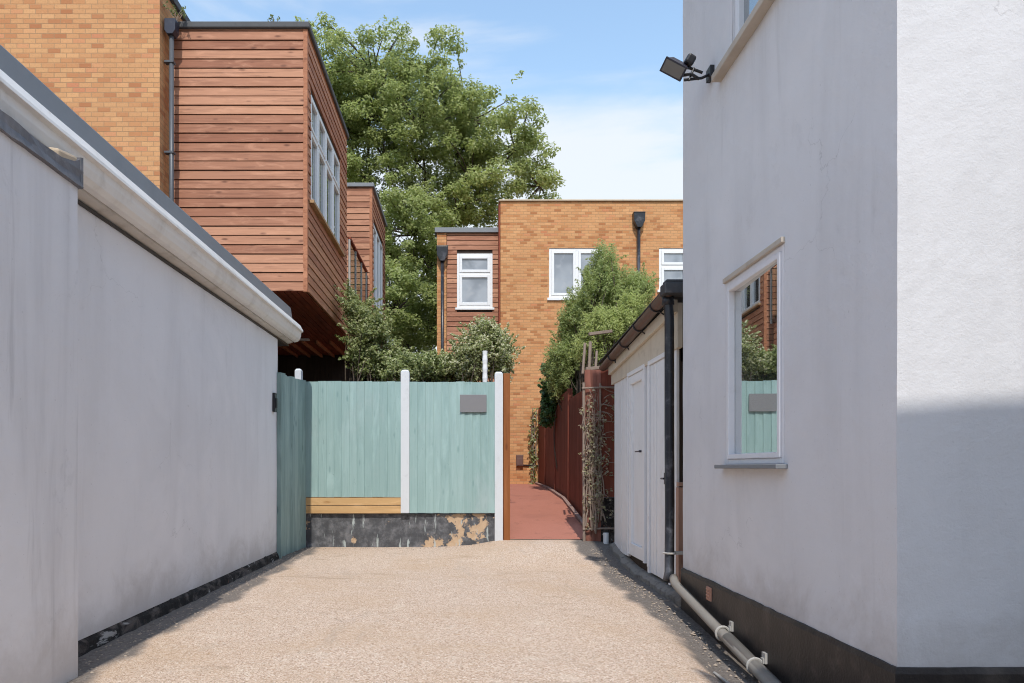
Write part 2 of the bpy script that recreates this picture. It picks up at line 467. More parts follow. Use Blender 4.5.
MT['glass_dark'] = m_glass("bay_window_glass", (.05, .06, .07), .40, .06)
def _reflect_glass():  # frosting and the panes' reflections painted as soft pale patches in the colour
    t = NT("painted_reflection_glass")
    c = t.mix(t.rng(t.noise(1.3, 2, .5, .2), .35, .65), (.14, .16, .19), (.30, .325, .36))
    c = t.mix(t.rng(t.noise(3.2, 2, .5, .3, t.map(loc=(3, 1, 2))), .55, .75, 0, .4), c, (.42, .43, .44))
    d = t.node("ShaderNodeBsdfPrincipled"); t.ln(c, d.inputs["Base Color"]); d.inputs["Roughness"].default_value = .3
    g = t.node("ShaderNodeBsdfGlossy"); g.inputs["Roughness"].default_value = .02
    mx = t.node("ShaderNodeMixShader"); mx.inputs[0].default_value = .18
    t.ln(d.outputs[0], mx.inputs[1]); t.ln(g.outputs[0], mx.inputs[2]); t.ln(mx.outputs[0], t.out.inputs["Surface"])
    return t.m
MT['frost_reflect_glass'] = _reflect_glass()
MT['bark'] = m_paint("bark", (.085, .065, .05), .9, .5, (.04, .03, .025), .9, 10)
MT['twig'] = m_paint("dry_twig", (.27, .205, .165), .9, .4, (.12, .09, .07), .5, 12)
MT['door_dark'] = m_paint("dark_door", (.03, .022, .018), .5, .2)

def _soiled_wall():
    """black painted low wall with flaked-off sandy patches and pale paint runs"""
    t = NT("flaking_black_wall")
    o = t.xyz()
    n1 = t.noise(3.9, 7, .62, .25)
    right = t.rng(o[0], -.1, .9, -.085, .03)
    patch = t.rng(t.math('ADD', n1, right), .535, .575)
    c = t.mix(t.rng(t.noise(7, 6, .65), .4, .75), (.075, .077, .083), (.20, .20, .21))
    c = t.mix(t.rng(t.noise(40, 3, .6), .62, .72, 0, .6), c, (.03, .03, .03))
    c = t.mix(patch, c, t.mix(t.noise(18, 4, .6), (.62, .46, .31), (.40, .27, .17)))
    run = t.noise(1.0, 5, .6, .25, t.map((13, 13, 2.2), (1.7, 0, .3)))
    c = t.mix(t.rng(run, .60, .66, 0, .85), c, (.44, .49, .48))
    h = t.math('SUBTRACT', t.noise(50, 4, .6), t.math('MULTIPLY', patch, .8))
    return t.done(c, .85, t.bump(h, .6, .006), spec=.3)
MT['low_wall'] = _soiled_wall()

def _soiled_base():
    t = NT("crumbling_wall_foot")
    c = t.mix(t.rng(t.noise(9, 6, .7, .5, t.map((1, .5, 1))), .45, .62), (.028, .025, .024), (.12, .10, .09))
    c = t.mix(t.rng(t.noise(6, 6, .7, .6, t.map((1, .6, 1.6), (3, 1, 2))), .60, .66), c, (.40, .38, .36))
    c = t.mix(t.rng(t.noise(5, 5, .7, .6, t.map(loc=(9, 4, 2))), .62, .68), c, (.22, .11, .08))
    return t.done(c, .9, t.bump(t.noise(25, 6, .7), 1.0, .015), spec=.2)
MT['wall_foot'] = _soiled_base()

def _drive():
    t = NT("beige_aggregate_drive")
    v = t.voro(125, "Color"); s = t.xyz(v)
    c = t.ramp(s[0], [(0, (.36, .245, .17)), (.25, (.53, .385, .29)), (.62, (.62, .475, .37)), (.88, (.70, .57, .46)), (1, (.80, .71, .61))])
    c = t.mix(t.rng(s[1], .92, .97, 0, .6), c, (.19, .12, .08))
    c = t.mix(t.rng(t.noise(34, 3, .6), .60, .74, 0, .5), c, (.27, .18, .12))
    c = t.mix(t.rng(t.noise(5.5, 5, .65, .6, t.map(loc=(2, 9, 4))), .58, .70, 0, .4), c, (.70, .60, .49))
    c = t.mix(t.rng(t.noise(.8, 6, .6, .4), .42, .72, 0, .45), c, (.50, .34, .21))
    c = t.mix(t.rng(t.noise(2.0, 6, .65, .5, t.map((1, 1.7, 1), (3, 8, 0))), .56, .75, 0, .5), c, (.46, .37, .29))
    c = t.mix(t.rng(t.noise(9, 5, .7, .4), .60, .74, 0, .6), c, (.44, .27, .14))
    c = t.mix(t.rng(t.noise(1.0, 6, .68, .8, t.map((.9, 3.2, 1), (4, 2, 0))), .57, .70, 0, .55), c, (.36, .26, .18))
    c = t.mix(t.rng(t.noise(1.0, 6, .7, .5, t.map((2.6, .55, 1), (1, 7, 0))), .56, .74, 0, .45), c, (.40, .33, .27))
    c = t.mix(t.rng(t.noise(2.7, 6, .7, .9, t.map(loc=(8, 1, 0))), .66, .72, 0, .5), c, (.26, .20, .15))
    o = t.xyz()
    # tarmac margin along the walls, the walls' shadow put into its colour, ragged edge
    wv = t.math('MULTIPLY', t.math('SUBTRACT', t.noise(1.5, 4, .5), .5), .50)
    tar_shade = t.mix(t.voro(70, "Color"), (.10, .088, .08), (.21, .185, .165))
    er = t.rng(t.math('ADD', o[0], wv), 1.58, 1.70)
    c = t.mix(t.math('MULTIPLY', er, .95), c, tar_shade)
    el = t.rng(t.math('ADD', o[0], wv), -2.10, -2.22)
    c = t.mix(t.math('MULTIPLY', el, .9), c, tar_shade)
    h = t.math('ADD', t.voro(105), t.math('MULTIPLY', t.noise(14, 4, .6), .9))
    return t.done(c, .92, t.bump(h, .55, .008), spec=.2)
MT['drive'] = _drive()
def _path():
    t = NT("red_surfacing")
    c = t.mix(t.noise(120, 2, .6), (.35, .125, .085), (.48, .215, .155))
    c = t.mix(t.rng(t.noise(1.7, 6, .6, .3), .45, .8, 0, .4), c, (.24, .10, .075))
    c = t.mix(t.rng(t.noise(22, 5, .7), .62, .72, 0, .5), c, (.52, .32, .25))
    c = t.mix(t.rng(t.noise(4, 6, .7, .5, t.map(loc=(4, 4, 1))), .58, .68, 0, .4), c, (.20, .09, .07))
    return t.done(c, .9, t.bump(t.noise(90, 3, .6), .5, .006), spec=.2)
MT['path'] = _path()
def _soil():
    t = NT("earth")
    return t.done(t.mix(t.noise(3, 6, .6), (.10, .085, .06), (.17, .15, .10)), .95, t.bump(t.noise(20, 5, .6), .6, .03))
MT['soil'] = _soil()
MT['grit'] = m_paint("loose_grit", (.40, .32, .25), .95, .7, (.16, .13, .11), .5, 30)

MT['tree_leaf'] = m_leaf("tree_leaf", [(.17, .22, .065), (.30, .365, .115), (.43, .49, .18), (.57, .60, .30)], .55, .5, .40, .9)
MT['bush_leaf'] = m_leaf("olive_bush_leaf", [(.24, .31, .10), (.40, .47, .18), (.55, .60, .29)], .55, .55, .30, 1.6)
MT['fern_leaf'] = m_leaf("yellow_green_leaf", [(.34, .42, .11), (.49, .55, .19), (.62, .65, .29)], .4, .55, .25, 1.6)
MT['ivy_leaf'] = m_leaf("dark_ivy_leaf", [(.04, .095, .035), (.075, .155, .055), (.12, .22, .08)], .25, .4, .35, 1.4)
MT['dry_leaf'] = m_leaf("dry_leaf", [(.20, .15, .10), (.38, .31, .23), (.30, .30, .16)], .3, .7, 0)
MT['varieg_leaf'] = m_leaf("variegated_leaf", [(.14, .19, .06), (.29, .33, .12), (.48, .50, .25), (.70, .66, .45), (.80, .75, .58)], .42, .5, .3, 1.3)
MT['privet_leaf'] = m_leaf("climber_leaf", [(.11, .155, .05), (.24, .29, .10), (.40, .44, .19), (.60, .60, .38)], .42, .45, .35, 1.5)
MT['weed_leaf'] = m_leaf("weed_leaf", [(.10, .14, .05), (.22, .26, .12)], .3, .6, 0)

# ------------------------------------------------------------------ ground
def ground_z(x, y):
    z = .04 + (x + 2.5) / 4.5 * (-.10)
    amt = np.interp(x, [-2.5, -1.6, -.5, .1, .5, 1.9, 2.4], [.015, .03, .058, .10, .185, .215, .16])
    z += amt * sstep(8.3, 10.25, y)
    z -= .15 * sstep(1.45, 1.80, x) * sstep(6.8, 4.2, y) if y < 6.8 else 0
    z += .006 * noise.noise(Vector((x * 1.3, y * 1.3, 0)))
    return float(z)
def path_z(x, y):
    return float(np.interp(y, [10.2, 11, 12.4, 13.5, 16, 19.2], [.158, .26, .45, .60, .73, .78])) + .004 * noise.noise(Vector((x, y, 3)))
def sheet(x0, x1, y0, y1, st, zf):
    mb = MB(); us = lines(x0, x1, [], st); vs = lines(y0, y1, [], st); n = len(vs)
    mb.add([(u, v, zf(u, v)) for u in us for v in vs],
           [(i * n + j, (i + 1) * n + j, (i + 1) * n + j + 1, i * n + j + 1) for i in range(len(us) - 1) for j in range(n - 1)])
    return mb
struct(MB().add([(-900, -900, -.42), (900, -900, -.42), (900, 900, -.42), (-900, 900, -.42)], [(0, 1, 2, 3)]).build("ground", MT['soil']))
def drive_z(x, y):
    return ground_z(x, y) if y <= 10.2 else ground_z(x, 10.2)
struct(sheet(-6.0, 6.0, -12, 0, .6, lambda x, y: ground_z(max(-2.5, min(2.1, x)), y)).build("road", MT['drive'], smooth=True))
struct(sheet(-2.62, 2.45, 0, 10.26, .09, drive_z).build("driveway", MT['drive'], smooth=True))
struct(sheet(.52, 2.45, 10.26, 19.0, .2, path_z).build("path", MT['path'], smooth=True))
struct(sheet(-4.68, .46, 10.5, 26, 1.0, lambda x, y: .25 + .03 * (y - 10)).build("garden_soil", MT['soil']))
struct(sheet(2.46, 9.0, 9.5, 19.0, 1.0, lambda x, y: .3 + .02 * (y - 10)).build("garden_bed", MT['soil']))

# ------------------------------------------------------------------ windows
def window(parent, F, u0, u1, v0, v1, frame_m, pane_m, mull=(), trans=(), n=-.06, d=.06, fw=.055, sash=.045, sill=None, sill_m=None, sill_out=.06, twist=0.0, sill_over=.05, sill_h=.045):
    """frame with mullions and sashes, one pane mesh, optional sill. mull: u positions, trans: list of (u-range index or None, v)"""
    f = MB()
    f.fbox(F, u0, u0 + fw, v0, v1, n, n + d); f.fbox(F, u1 - fw, u1, v0, v1, n, n + d)
    f.fbox(F, u0 + fw, u1 - fw, v1 - fw, v1, n, n + d); f.fbox(F, u0 + fw, u1 - fw, v0, v0 + fw, n, n + d)
    us = [u0 + fw] + list(mull) + [u1 - fw]
    for m in mull: f.fbox(F, m - fw / 2, m + fw / 2, v0 + fw, v1 - fw, n, n + d - .003)
    cells = []
    for i in range(len(us) - 1):
        a = us[i] + (fw / 2 if i else 0); b = us[i + 1] - (fw / 2 if i + 1 < len(us) - 1 else 0)
        ts = sorted(trans)
        vs = [v0 + fw] + list(ts) + [v1 - fw]
        for tv in ts: f.fbox(F, a, b, tv - fw / 2, tv + fw / 2, n, n + d - .006)
        for j in range(len(vs) - 1):
            c = vs[j] + (fw / 2 if j else 0); e = vs[j + 1] - (fw / 2 if j + 1 < len(vs) - 1 else 0)
            cells.append((a, b, c, e))
    g = MB()
    s = sash
    for a, b, c, e in cells:
        if s:
            q = n + d + .012
            f.fbox(F, a, a + s, c, e, n + .01, q); f.fbox(F, b - s, b, c, e, n + .01, q)
            f.fbox(F, a + s, b - s, c, c + s, n + .01, q); f.fbox(F, a + s, b - s, e - s, e, n + .01, q)
        k = math.tan(R(twist)) * (b - a) / 2
        pn = n + d * .5
        vs_ = [F(a + s * .6, c + s * .6, pn - k), F(b - s * .6, c + s * .6, pn + k), F(b - s * .6, e - s * .6, pn + k), F(a + s * .6, e - s * .6, pn - k)]
        vb_ = [F(a + s * .6, c + s * .6, pn - k - .006), F(b - s * .6, c + s * .6, pn + k - .006), F(b - s * .6, e - s * .6, pn + k - .006), F(a + s * .6, e - s * .6, pn - k - .006)]
        g.add(vs_ + vb_, [(0, 1, 2, 3), (7, 6, 5, 4)] + [(i, (i + 1) % 4, 4 + (i + 1) % 4, 4 + i) for i in range(4)])
    w = f.build("window", frame_m, parent, bevel=.006)
    g.build("pane", pane_m, w)
    if sill:
        MB().fbox(F, u0 - sill_over, u1 + sill_over, v0 - sill_h - .002, v0 - .002, n, sill_out).build("sill", sill_m or frame_m, w, bevel=.005)
    return w

def boards(mb, F, u0, u1, v0, v1, pitch, holes=(), th=.022, gap=.012, tilt=.012, vertical=False):
    """horizontal boards, each its own box, cut round the holes; the lower edge stands a little proud"""
    v = v0
    while v < v1 - .02:
        t = min(v + pitch, v1)
        segs = [(u0, u1)]
        for a, b, c, d in holes:
            if c < t - .01 and d > v + .01:
                ns = []
                for p, q in segs:
                    if a > p: ns.append((p, min(a, q)))
                    if b < q: ns.append((max(b, p), q))
                segs = [x for x in ns if x[1] - x[0] > .02]
        j = random.uniform(-.004, .004)
        for p, q in segs:
            k = max(1, int((q - p) / 2.6 + .2)) if not vertical else 1
            pts = [p + (q - p) * i / k for i in range(k + 1)]
            for a, b in zip(pts[:-1], pts[1:]):
                lo, hi = v + gap, t
                vs = [F(a, lo, 0), F(b, lo, 0), F(b, hi, 0), F(a, hi, 0), F(a, lo, th + tilt + j), F(b, lo, th + tilt + j), F(b, hi, th + j), F(a, hi, th + j)]
                mb.add(vs, [(0, 3, 2, 1), (4, 5, 6, 7), (0, 1, 5, 4), (2, 3, 7, 6), (0, 4, 7, 3), (1, 2, 6, 5)])
        v = t
    return mb

def closeboard(mb, F, u0, u1, v0, v1, w=.105, th=.012, top_jit=.006, bot=None):
    """vertical feather-edge boards, each lapping the next"""
    k = max(1, int(round((u1 - u0) / w))); w = (u1 - u0) / k
    for i in range(k):
        a = u0 + i * w; b = a + w + .012
        if i == k - 1: b = u1
        zt = v1 + random.uniform(-top_jit, top_jit); zb = (v0 if bot is None else bot(a)) + random.uniform(-.003, .003)
        o = random.uniform(0, .004)
        vs = [F(a, zb, .002), F(b, zb, .012), F(b, zt, .012), F(a, zt, .002),
              F(a, zb, .002 + .008 + o), F(b, zb, .012 + th + o), F(b, zt, .012 + th + o), F(a, zt, .002 + .008 + o)]
        mb.add(vs, [(0, 3, 2, 1), (4, 5, 6, 7), (0, 1, 5, 4), (2, 3, 7, 6), (0, 4, 7, 3), (1, 2, 6, 5)])
    return mb

# ------------------------------------------------------------------ right: white rendered house
HX, HY0, HY1 = 2.02, 3.2, 6.357
hs = thing("white_house", "tall white rendered house with black painted base filling the right side", "house", (HX, HY0, 0))
W1 = (PX(0, 1), 0)
# ground floor window in the side wall
wy0, wy1 = HX * FPX / (784 - VPX), HX * FPX / (726 - VPX)
wz0, wz1 = 1.27, 1.25 + (467 - 284) * wy1 / FPX
uy1 = 5.18; uy0 = 3.85; uz0 = 4.36; uz1 = 5.7
mb = MB()
HOLES = [(wy0, wy1, wz0, wz1), (uy0, uy1, uz0, uz1)]
holed(mb, WEST(HX), HY0, HY1, .30, 7.2, HOLES, reveal=.10, step=.07, amp=.004)
holed(mb, FRONT(HY0), HX, 5.2, .30, 7.2, [], step=.07, amp=.004)
mb.add([(5.2, HY0, .3), (9.5, HY0, .3), (9.5, HY0, 7.2), (5.2, HY0, 7.2)], [(0, 1, 2, 3)])
mb.add([(HX, HY1, -.4), (9.5, HY1, -.4), (9.5, HY1, 7.2), (HX, HY1, 7.2)], [(0, 1, 2, 3)])
mb.add([(9.5, HY0, -.4), (9.5, HY1, -.4), (9.5, HY1, 7.2), (9.5, HY0, 7.2)], [(0, 1, 2, 3)])
mb.build("wall", MT['house_stucco'], hs)
MB().box(HX - .12, 9.6, HY0 - .12, HY1 + .1, 7.2, 7.35).build("roof", MT['slate'], hs)
# plinth, a little proud with a lumpy top
mb = MB()
def lump(y): return .012 * noise.noise(Vector((y * 2.5, 3, 0))) + .006 * noise.noise(Vector((y * 11, 1, 0)))
def plinth_run(pts, nrm):
    P = []; k = len(pts)
    for (x, y), (nx, ny) in zip(pts, nrm):
        s = lump(x * 1.7 + y)
        o = .022 + .004 * noise.noise(Vector((x * 6, y * 6, 2)))
        P += [(x + nx * o, y + ny * o, -.45), (x + nx * o, y + ny * o, .285 + s), (x + nx * .012, y + ny * .012, .312 + s), (x - nx * .03, y - ny * .03, .315 + s)]
    fs = []
    for i in range(k - 1):
        for j in range(3): fs.append((i * 4 + j, (i + 1) * 4 + j, (i + 1) * 4 + j + 1, i * 4 + j + 1))
    mb.add(P, fs)
ys = [HY1 - i * .06 for i in range(int((HY1 - HY0) / .06) + 1)]
pts = [(HX, y) for y in ys if y > HY0 + .02] + [(HX, HY0)] + [(HX + .06 * i, HY0) for i in range(1, 40)]
nr = [(-1, 0) for y in ys if y > HY0 + .02] + [(-1, -1)] + [(0, -1)] * 39
plinth_run(pts, nr)
mb.build("plinth", MT['plinth'], hs, smooth=False)
w = window(hs, WEST(HX), wy0, wy1, wz0, wz1, MT['grey_pvc'], MT['glass_mirror'], n=-.05, d=.05, fw=.04, sash=.038, twist=-1.9,
           sill=True, sill_m=MT['flash_grey'], sill_out=.075, sill_over=.05, sill_h=.03)
mbx = MB(); mbx.fbox(WEST(HX), wy0 - .01, wy1 + .015, wz1 + .003, wz1 + .04, -.03, .022)
mbx.build("drip_board", MT['pale_trim'], w, bevel=.004)
w2 = window(hs, WEST(HX), uy0, uy1, uz0, uz1, MT['grey_pvc'], MT['glass_dark'], mull=[4.55], n=-.075, d=.06, fw=.055, sash=.05)
MB().fbox(WEST(HX), uy0 - .1, 5.42, uz0 - .06, uz0 - .003, -.07, .075).build("sill", MT['pale_trim'], w2, bevel=.006)
# air brick with slots
ab = MB(); F = WEST(HX + .0)
ay, az = 5.60, .21
ab.fbox(F, ay - .045, ay + .045, az - .055, az + .055, .015, .034)
for k in range(4): ab.fbox(F, ay - .035, ay + .035, az - .045 + k * .026, az - .033 + k * .026, .034, .042)
ab.build("air_brick", MT['terracotta'], hs, bevel=.002)

# ------------------------------------------------------------------ house across the yard behind the camera (casts the shade on the right wall)
nb = thing("neighbour_house", "white rendered house behind the viewpoint, shading the foot of the house opposite", "house", (1.2, -1.5, 0))
m = MB(); T = math.tan(R(SUN_EL)); zt = 1.56 + (HY0 + 1.5) * T
m.prism([(1.52, -1.5, -.4), (9.5, -1.5, -.4), (9.5, -1.5, zt + .5), (1.52, -1.5, zt - .06)], (0, -6, 0))
m.build("wall", MT['garage_stucco'], nb)

# ------------------------------------------------------------------ left: low white garage
GX = -2.50
ga = thing("garage", "long low white rendered garage with grey edged flat roof along the left", "garage", (GX, 4, 0))
m = MB(); GY1 = 9.06; PXX = -2.25; PY = 3.96
holed(m, EAST(GX), 3.0, GY1, .13, 3.05, [], step=.09, amp=.004)
m.add([(GX, GY1, -.4), (-6.5, GY1, -.4), (-6.5, GY1, 3.05), (GX, GY1, 3.05)], [(0, 1, 2, 3)])
m.build("wall", MT['garage_stucco'], ga)
m = MB(); holed(m, EAST(PXX), -3.0, PY, -.3, 2.9, [], step=.09, amp=.004)
m.add([wob((PXX, PY, z), .004) for z in lines(-.3, 2.9, [], .09)] + [(GX - .05, PY, z) for z in lines(-.3, 2.9, [], .09)],
      [(i, i + 1, len(lines(-.3, 2.9, [], .09)) + i + 1, len(lines(-.3, 2.9, [], .09)) + i) for i in range(len(lines(-.3, 2.9, [], .09)) - 1)])
pier = m.build("pier", MT['pier_stucco'], ga)
# lead flashing cap over the pier, crumpled
m = MB(); ysl = lines(-3.0, PY + .015, [], .07); prof = [(PXX - .20, 2.99), (PXX - .02, 2.975), (PXX + .020, 2.96), (PXX + .016, 2.915), (PXX + .024, 2.872), (PXX - .01, 2.868)]
P = []
for y in ysl:
    for i, (x, z) in enumerate(prof):
        j = .010 * noise.noise(Vector((y * 3, i * 1.7, 0))) + .006 * noise.noise(Vector((y * 13, i * 2.3, 4)))
        P.append((x + j, y, z + .7 * j))
k = len(prof)
m.add(P, [(a * k + b, (a + 1) * k + b, (a + 1) * k + b + 1, a * k + b + 1) for a in range(len(ysl) - 1) for b in range(k - 1)])
m.prism([(PXX + .012, PY - .24, 2.95), (PXX + .022, PY + .017, 2.868), (PXX + .022, PY + .017, 3.05), (PXX + .012, PY - .05, 3.0)], (-.02, 0, 0))
m.prism([(PXX + .021, PY - .01, 2.868), (PXX + .021, PY + .018, 2.868), (PXX + .021, PY + .018, 3.05), (PXX + .021, PY - .01, 3.04)], (-.2, 0, 0))
m.build("flashing", MT['lead'], pier)
m = MB(); m.obox((PXX - .055, PY - .11, 3.0), (.13, .20, .06), Euler((.2, .12, .05))); m.build("mortar_fillet", MT['mortar'], pier, bevel=.015)
# boxed soffit and gutter, one profile along the eave
s_ = 2.5 / 2.6
def GZ(z): return 1.25 + (z - 1.25) * s_
def eave(mb, prof, y0, y1, st=.25, amp=.002):
    ysl = lines(y0, y1, [], st); k = len(prof); P = []
    for y in ysl:
        for i, (x, z) in enumerate(prof):
            P.append((x + amp * noise.noise(Vector((y * 2, i, 0))), y, z + amp * noise.noise(Vector((y * 2, i, 7)))))
    mb.add(P, [(a * k + b, (a + 1) * k + b, (a + 1) * k + (b + 1) % k, a * k + (b + 1) % k) for a in range(len(ysl) - 1) for b in range(k)])
    mb.add(P[:k], [tuple(range(k))]); mb.add(P[-k:], [tuple(range(k))])
GE = 9.62
eave(MB_s := MB(), [(GX - .3, GZ(3.035)), (GX - .02, GZ(3.035)), (GX + .075, GZ(3.065)), (GX + .08, GZ(3.10)), (GX - .3, GZ(3.10))], -3, GE - .05)
MB_s.build("soffit", MT['soffit_paint'], ga)
m = MB(); m.box(GX - .30, GX + .016, -3, GE - .04, GZ(3.012), GZ(3.033)); m.build("soffit_strip", MT['door_dark'], ga)
gp = [(GX + .05, GZ(3.12)), (GX + .085, GZ(3.075)), (GX + .13, GZ(3.085)), (GX + .160, GZ(3.115)), (GX + .176, GZ(3.165)), (GX + .180, GZ(3.215)), (GX + .210, GZ(3.225)), (GX + .205, GZ(3.25)), (GX + .165, GZ(3.325)), (GX + .15, GZ(3.332)), (GX + .05, GZ(3.335))]
eave(MB_g := MB(), gp, -3, GE)
MB_g.build("gutter", MT['gutter_white'], ga, bevel=.003)
m = MB()
eave(m, [(GX - .02, GZ(3.33)), (GX + .12, GZ(3.337)), (GX + .095, GZ(3.52)), (GX + .06, GZ(3.545)), (GX - .02, GZ(3.56))], -3, GE - .25)
m.build("flashing", MT['flash_grey'], ga, bevel=.006)
MB().box(-6.5, GX - .02, -3, GE - .3, GZ(3.40), GZ(3.50)).build("roof", MT['felt'], ga)
# crumbling dark foot of the wall
m = MB(); ysl = lines(3.9, GY1, [], .05); P = []
for y in ysl:
    for i, (x, z) in enumerate([(GX + .045, -.35), (GX + .04, .03), (GX + .022, .10), (GX - .01, .135)]):
        q = noise.noise(Vector((y * 7, i * 3, 1))) * .02
        P.append((x + q, y, z + q * .5))
m.add(P, [(a * 4 + b, (a + 1) * 4 + b, (a + 1) * 4 + b + 1, a * 4 + b + 1) for a in range(len(ysl) - 1) for b in range(3)])
m.build("plinth", MT['wall_foot'], ga)

# small black box on the garage's end
bx = MB(); by = 8.86
bx.box(GX, GX + .035, by - .045, by + .045, PZ(412, by), PZ(393, by)); bx.box(GX + .035, GX + .05, by - .025, by + .025, PZ(408, by), PZ(398, by))
tag(bx.build("wall_box", MT['black'], loc=(GX, by, PZ(412, by)), bevel=.006), "small black box fixed to the far end of the white garage wall", "box")

# ------------------------------------------------------------------ left: brick house with cedar bay
BX = -4.68
SX = -2.53; BY0 = 10.8; BY1 = 14.35; BZ0, BZ1 = 4.02, 8.16
h1 = thing("brick_house", "yellow brick house at upper left with big overhanging cedar clad bay", "house", (BX, 10.44, 0))
m = MB()
m.box(-14, BX, 10.44, 21.5, -.4, 8.62)
m.build("wall", MT['brick_left'], h1)
MB().box(-14.05, BX + .06, 10.38, 21.6, 8.62, 8.74).build("coping", MT['felt'], h1, bevel=.01)
# downpipe with hopper on the return of the brick
px_, py_ = -4.56, 10.58
dp = MB(); dp.tube([(px_, py_, 2.5), (px_, py_, 7.98)], .036, 12)
pipe = dp.build("downpipe", MT['grey_pipe'], h1, smooth=True)
hp = MB(); hp.prism([(px_ - .085, py_ - .075, 8.16), (px_ + .085, py_ - .075, 8.16), (px_ + .085, py_ - .075, 7.98), (px_ + .045, py_ - .075, 7.92), (px_ - .045, py_ - .075, 7.92), (px_ - .085, py_ - .075, 7.98)], (0, .15, 0))
hp.build("hopper", MT['lamp_body'], pipe, bevel=.008)
for z in (4.6, 6.1, 7.5):
    MB().box(px_ - .1, px_ + .045, py_ - .045, py_ + .045, z, z + .03).build("bracket", MT['grey_pipe'], pipe)
# bay: core, boards, trims
bw = (11.02, 13.62, 5.53, 7.32)
core = MB(); core.box(BX, SX - .14, BY0 + .001, BY1, BZ0 + .03, BZ1)
core.box(SX - .14, SX, BY0 + .001, BY1, BZ0 + .03, bw[2]); core.box(SX - .14, SX, BY0 + .001, BY1, bw[3], BZ1)
core.box(SX - .14, SX, BY0 + .001, bw[0], bw[2], bw[3]); core.box(SX - .14, SX, bw[1], BY1, bw[2], bw[3])
bay = core.build("bay", MT['dark_timber'], h1)
m = MB(); boards(m, FRONT(BY0), BX + .05, SX - .03, BZ0, BZ1, .1465); m.build("cladding", MT['clad_x'], bay)
m = MB(); boards(m, EAST(SX), BY0 + .03, BY1, BZ0, BZ1, .1465, [bw]); m.build("cladding", MT['clad_y'], bay)
m = MB(); m.box(SX - .04, SX + .03, BY0 - .03, BY0 + .04, BZ0 - .005, BZ1); m.build("corner_trim", MT['clad_y'], bay, bevel=.004)
m = MB(); m.box(BX, SX + .07, BY0 - .07, BY1 + .05, BZ1, BZ1 + .10); m.build("roof_edge", MT['felt'], bay, bevel=.02)
w = window(bay, EAST(SX), *bw, MT['white_pvc'], MT['glass_dark'], mull=[11.62, 12.25, 12.92], trans=[6.72], n=-.05, d=.06, fw=.06, sash=.05)
MB().fbox(EAST(SX), bw[0] - .1, bw[1] + .12, bw[2] - .055, bw[2] - .003, -.05, .10).build("sill", MT['trim_wood'], w, bevel=.006)
# soffit boards under the bay
m = MB(); x = BX + .02
while x < SX - .02:
    b = min(x + .105, SX - .005); m.box(x, b - .012, BY0 + .01, 16.85, BZ0 - .004, BZ0 + .018); x += .105
sf = m.build("soffit", MT['soffit'], bay)
lx, ly = PX(304, 14.7), 14.7
MB().box(lx - .12, lx + .12, ly - .06, ly + .06, BZ0 - .05, BZ0 - .006).build("soffit_light", MT['white_dark'], bay, bevel=.012)
m = MB()
for k in range(6): m.box(BX + .5 + k * .30, BX + .545 + k * .30, 14.9, 16.84, BZ0 - .07, BZ0 - .006)
m.build("soffit_batten", MT['clad_y'], bay)
# recess below the bay, its shade put into the dark wall colour
MB().box(BX + .001, SX - .05, 16.86, 16.95, -.1, BZ0 - .02).build("recess_shade_wall", MT['dark_timber'], h1)
MB().box(BX + .001, BX + .06, 10.6, 16.85, -.1, BZ0 - .02).build("recess_shade_panel", MT['dark_timber'], h1)

# second house of the row with its bay and a glazed balcony
S2 = -2.36; B2Y0, B2Y1 = 17.0, 19.75
h2 = thing("bay_house", "further cedar clad bay with white side window, beyond the glass balcony", "house", (BX + .9, 17, 0))
w2b = (17.25, 19.2, 5.3, 7.45)
core = MB(); core.box(BX + .002, S2 - .14, B2Y0 + .001, B2Y1, .0, 8.2)
core.box(S2 - .14, S2, B2Y0 + .001, B2Y1, .0, w2b[2]); core.box(S2 - .14, S2, B2Y0 + .001, B2Y1, w2b[3], 8.2)
core.box(S2 - .14, S2, B2Y0 + .001, w2b[0], w2b[2], w2b[3]); core.box(S2 - .14, S2, w2b[1], B2Y1, w2b[2], w2b[3])
core.build("wall", MT['dark_timber'], h2)
m = MB(); boards(m, FRONT(B2Y0), BX + .05, S2 - .03, 3.0, 8.2, .1465); m.build("cladding", MT['clad_x'], h2)
m = MB(); boards(m, EAST(S2), B2Y0 + .03, B2Y1, 3.0, 8.2, .1465, [w2b]); m.build("cladding", MT['clad_y'], h2)
MB().box(S2 - .04, S2 + .03, B2Y0 - .03, B2Y0 + .04, 3.0, 8.2).build("corner_trim", MT['clad_y'], h2, bevel=.004)
MB().box(BX, S2 + .08, B2Y0 - .08, B2Y1 + .05, 8.2, 8.30).build("roof_edge", MT['flash_grey'], h2, bevel=.015)
w = window(h2, EAST(S2), *w2b, MT['white_pvc'], MT['glass_dark'], mull=[17.9, 18.55], n=-.05, d=.06, fw=.06, sash=.05)
MB().fbox(EAST(S2), w2b[0] - .08, w2b[1] + .1, w2b[2] - .05, w2b[2] - .003, -.05, .09).build("sill", MT['trim_wood'], w, bevel=.006)

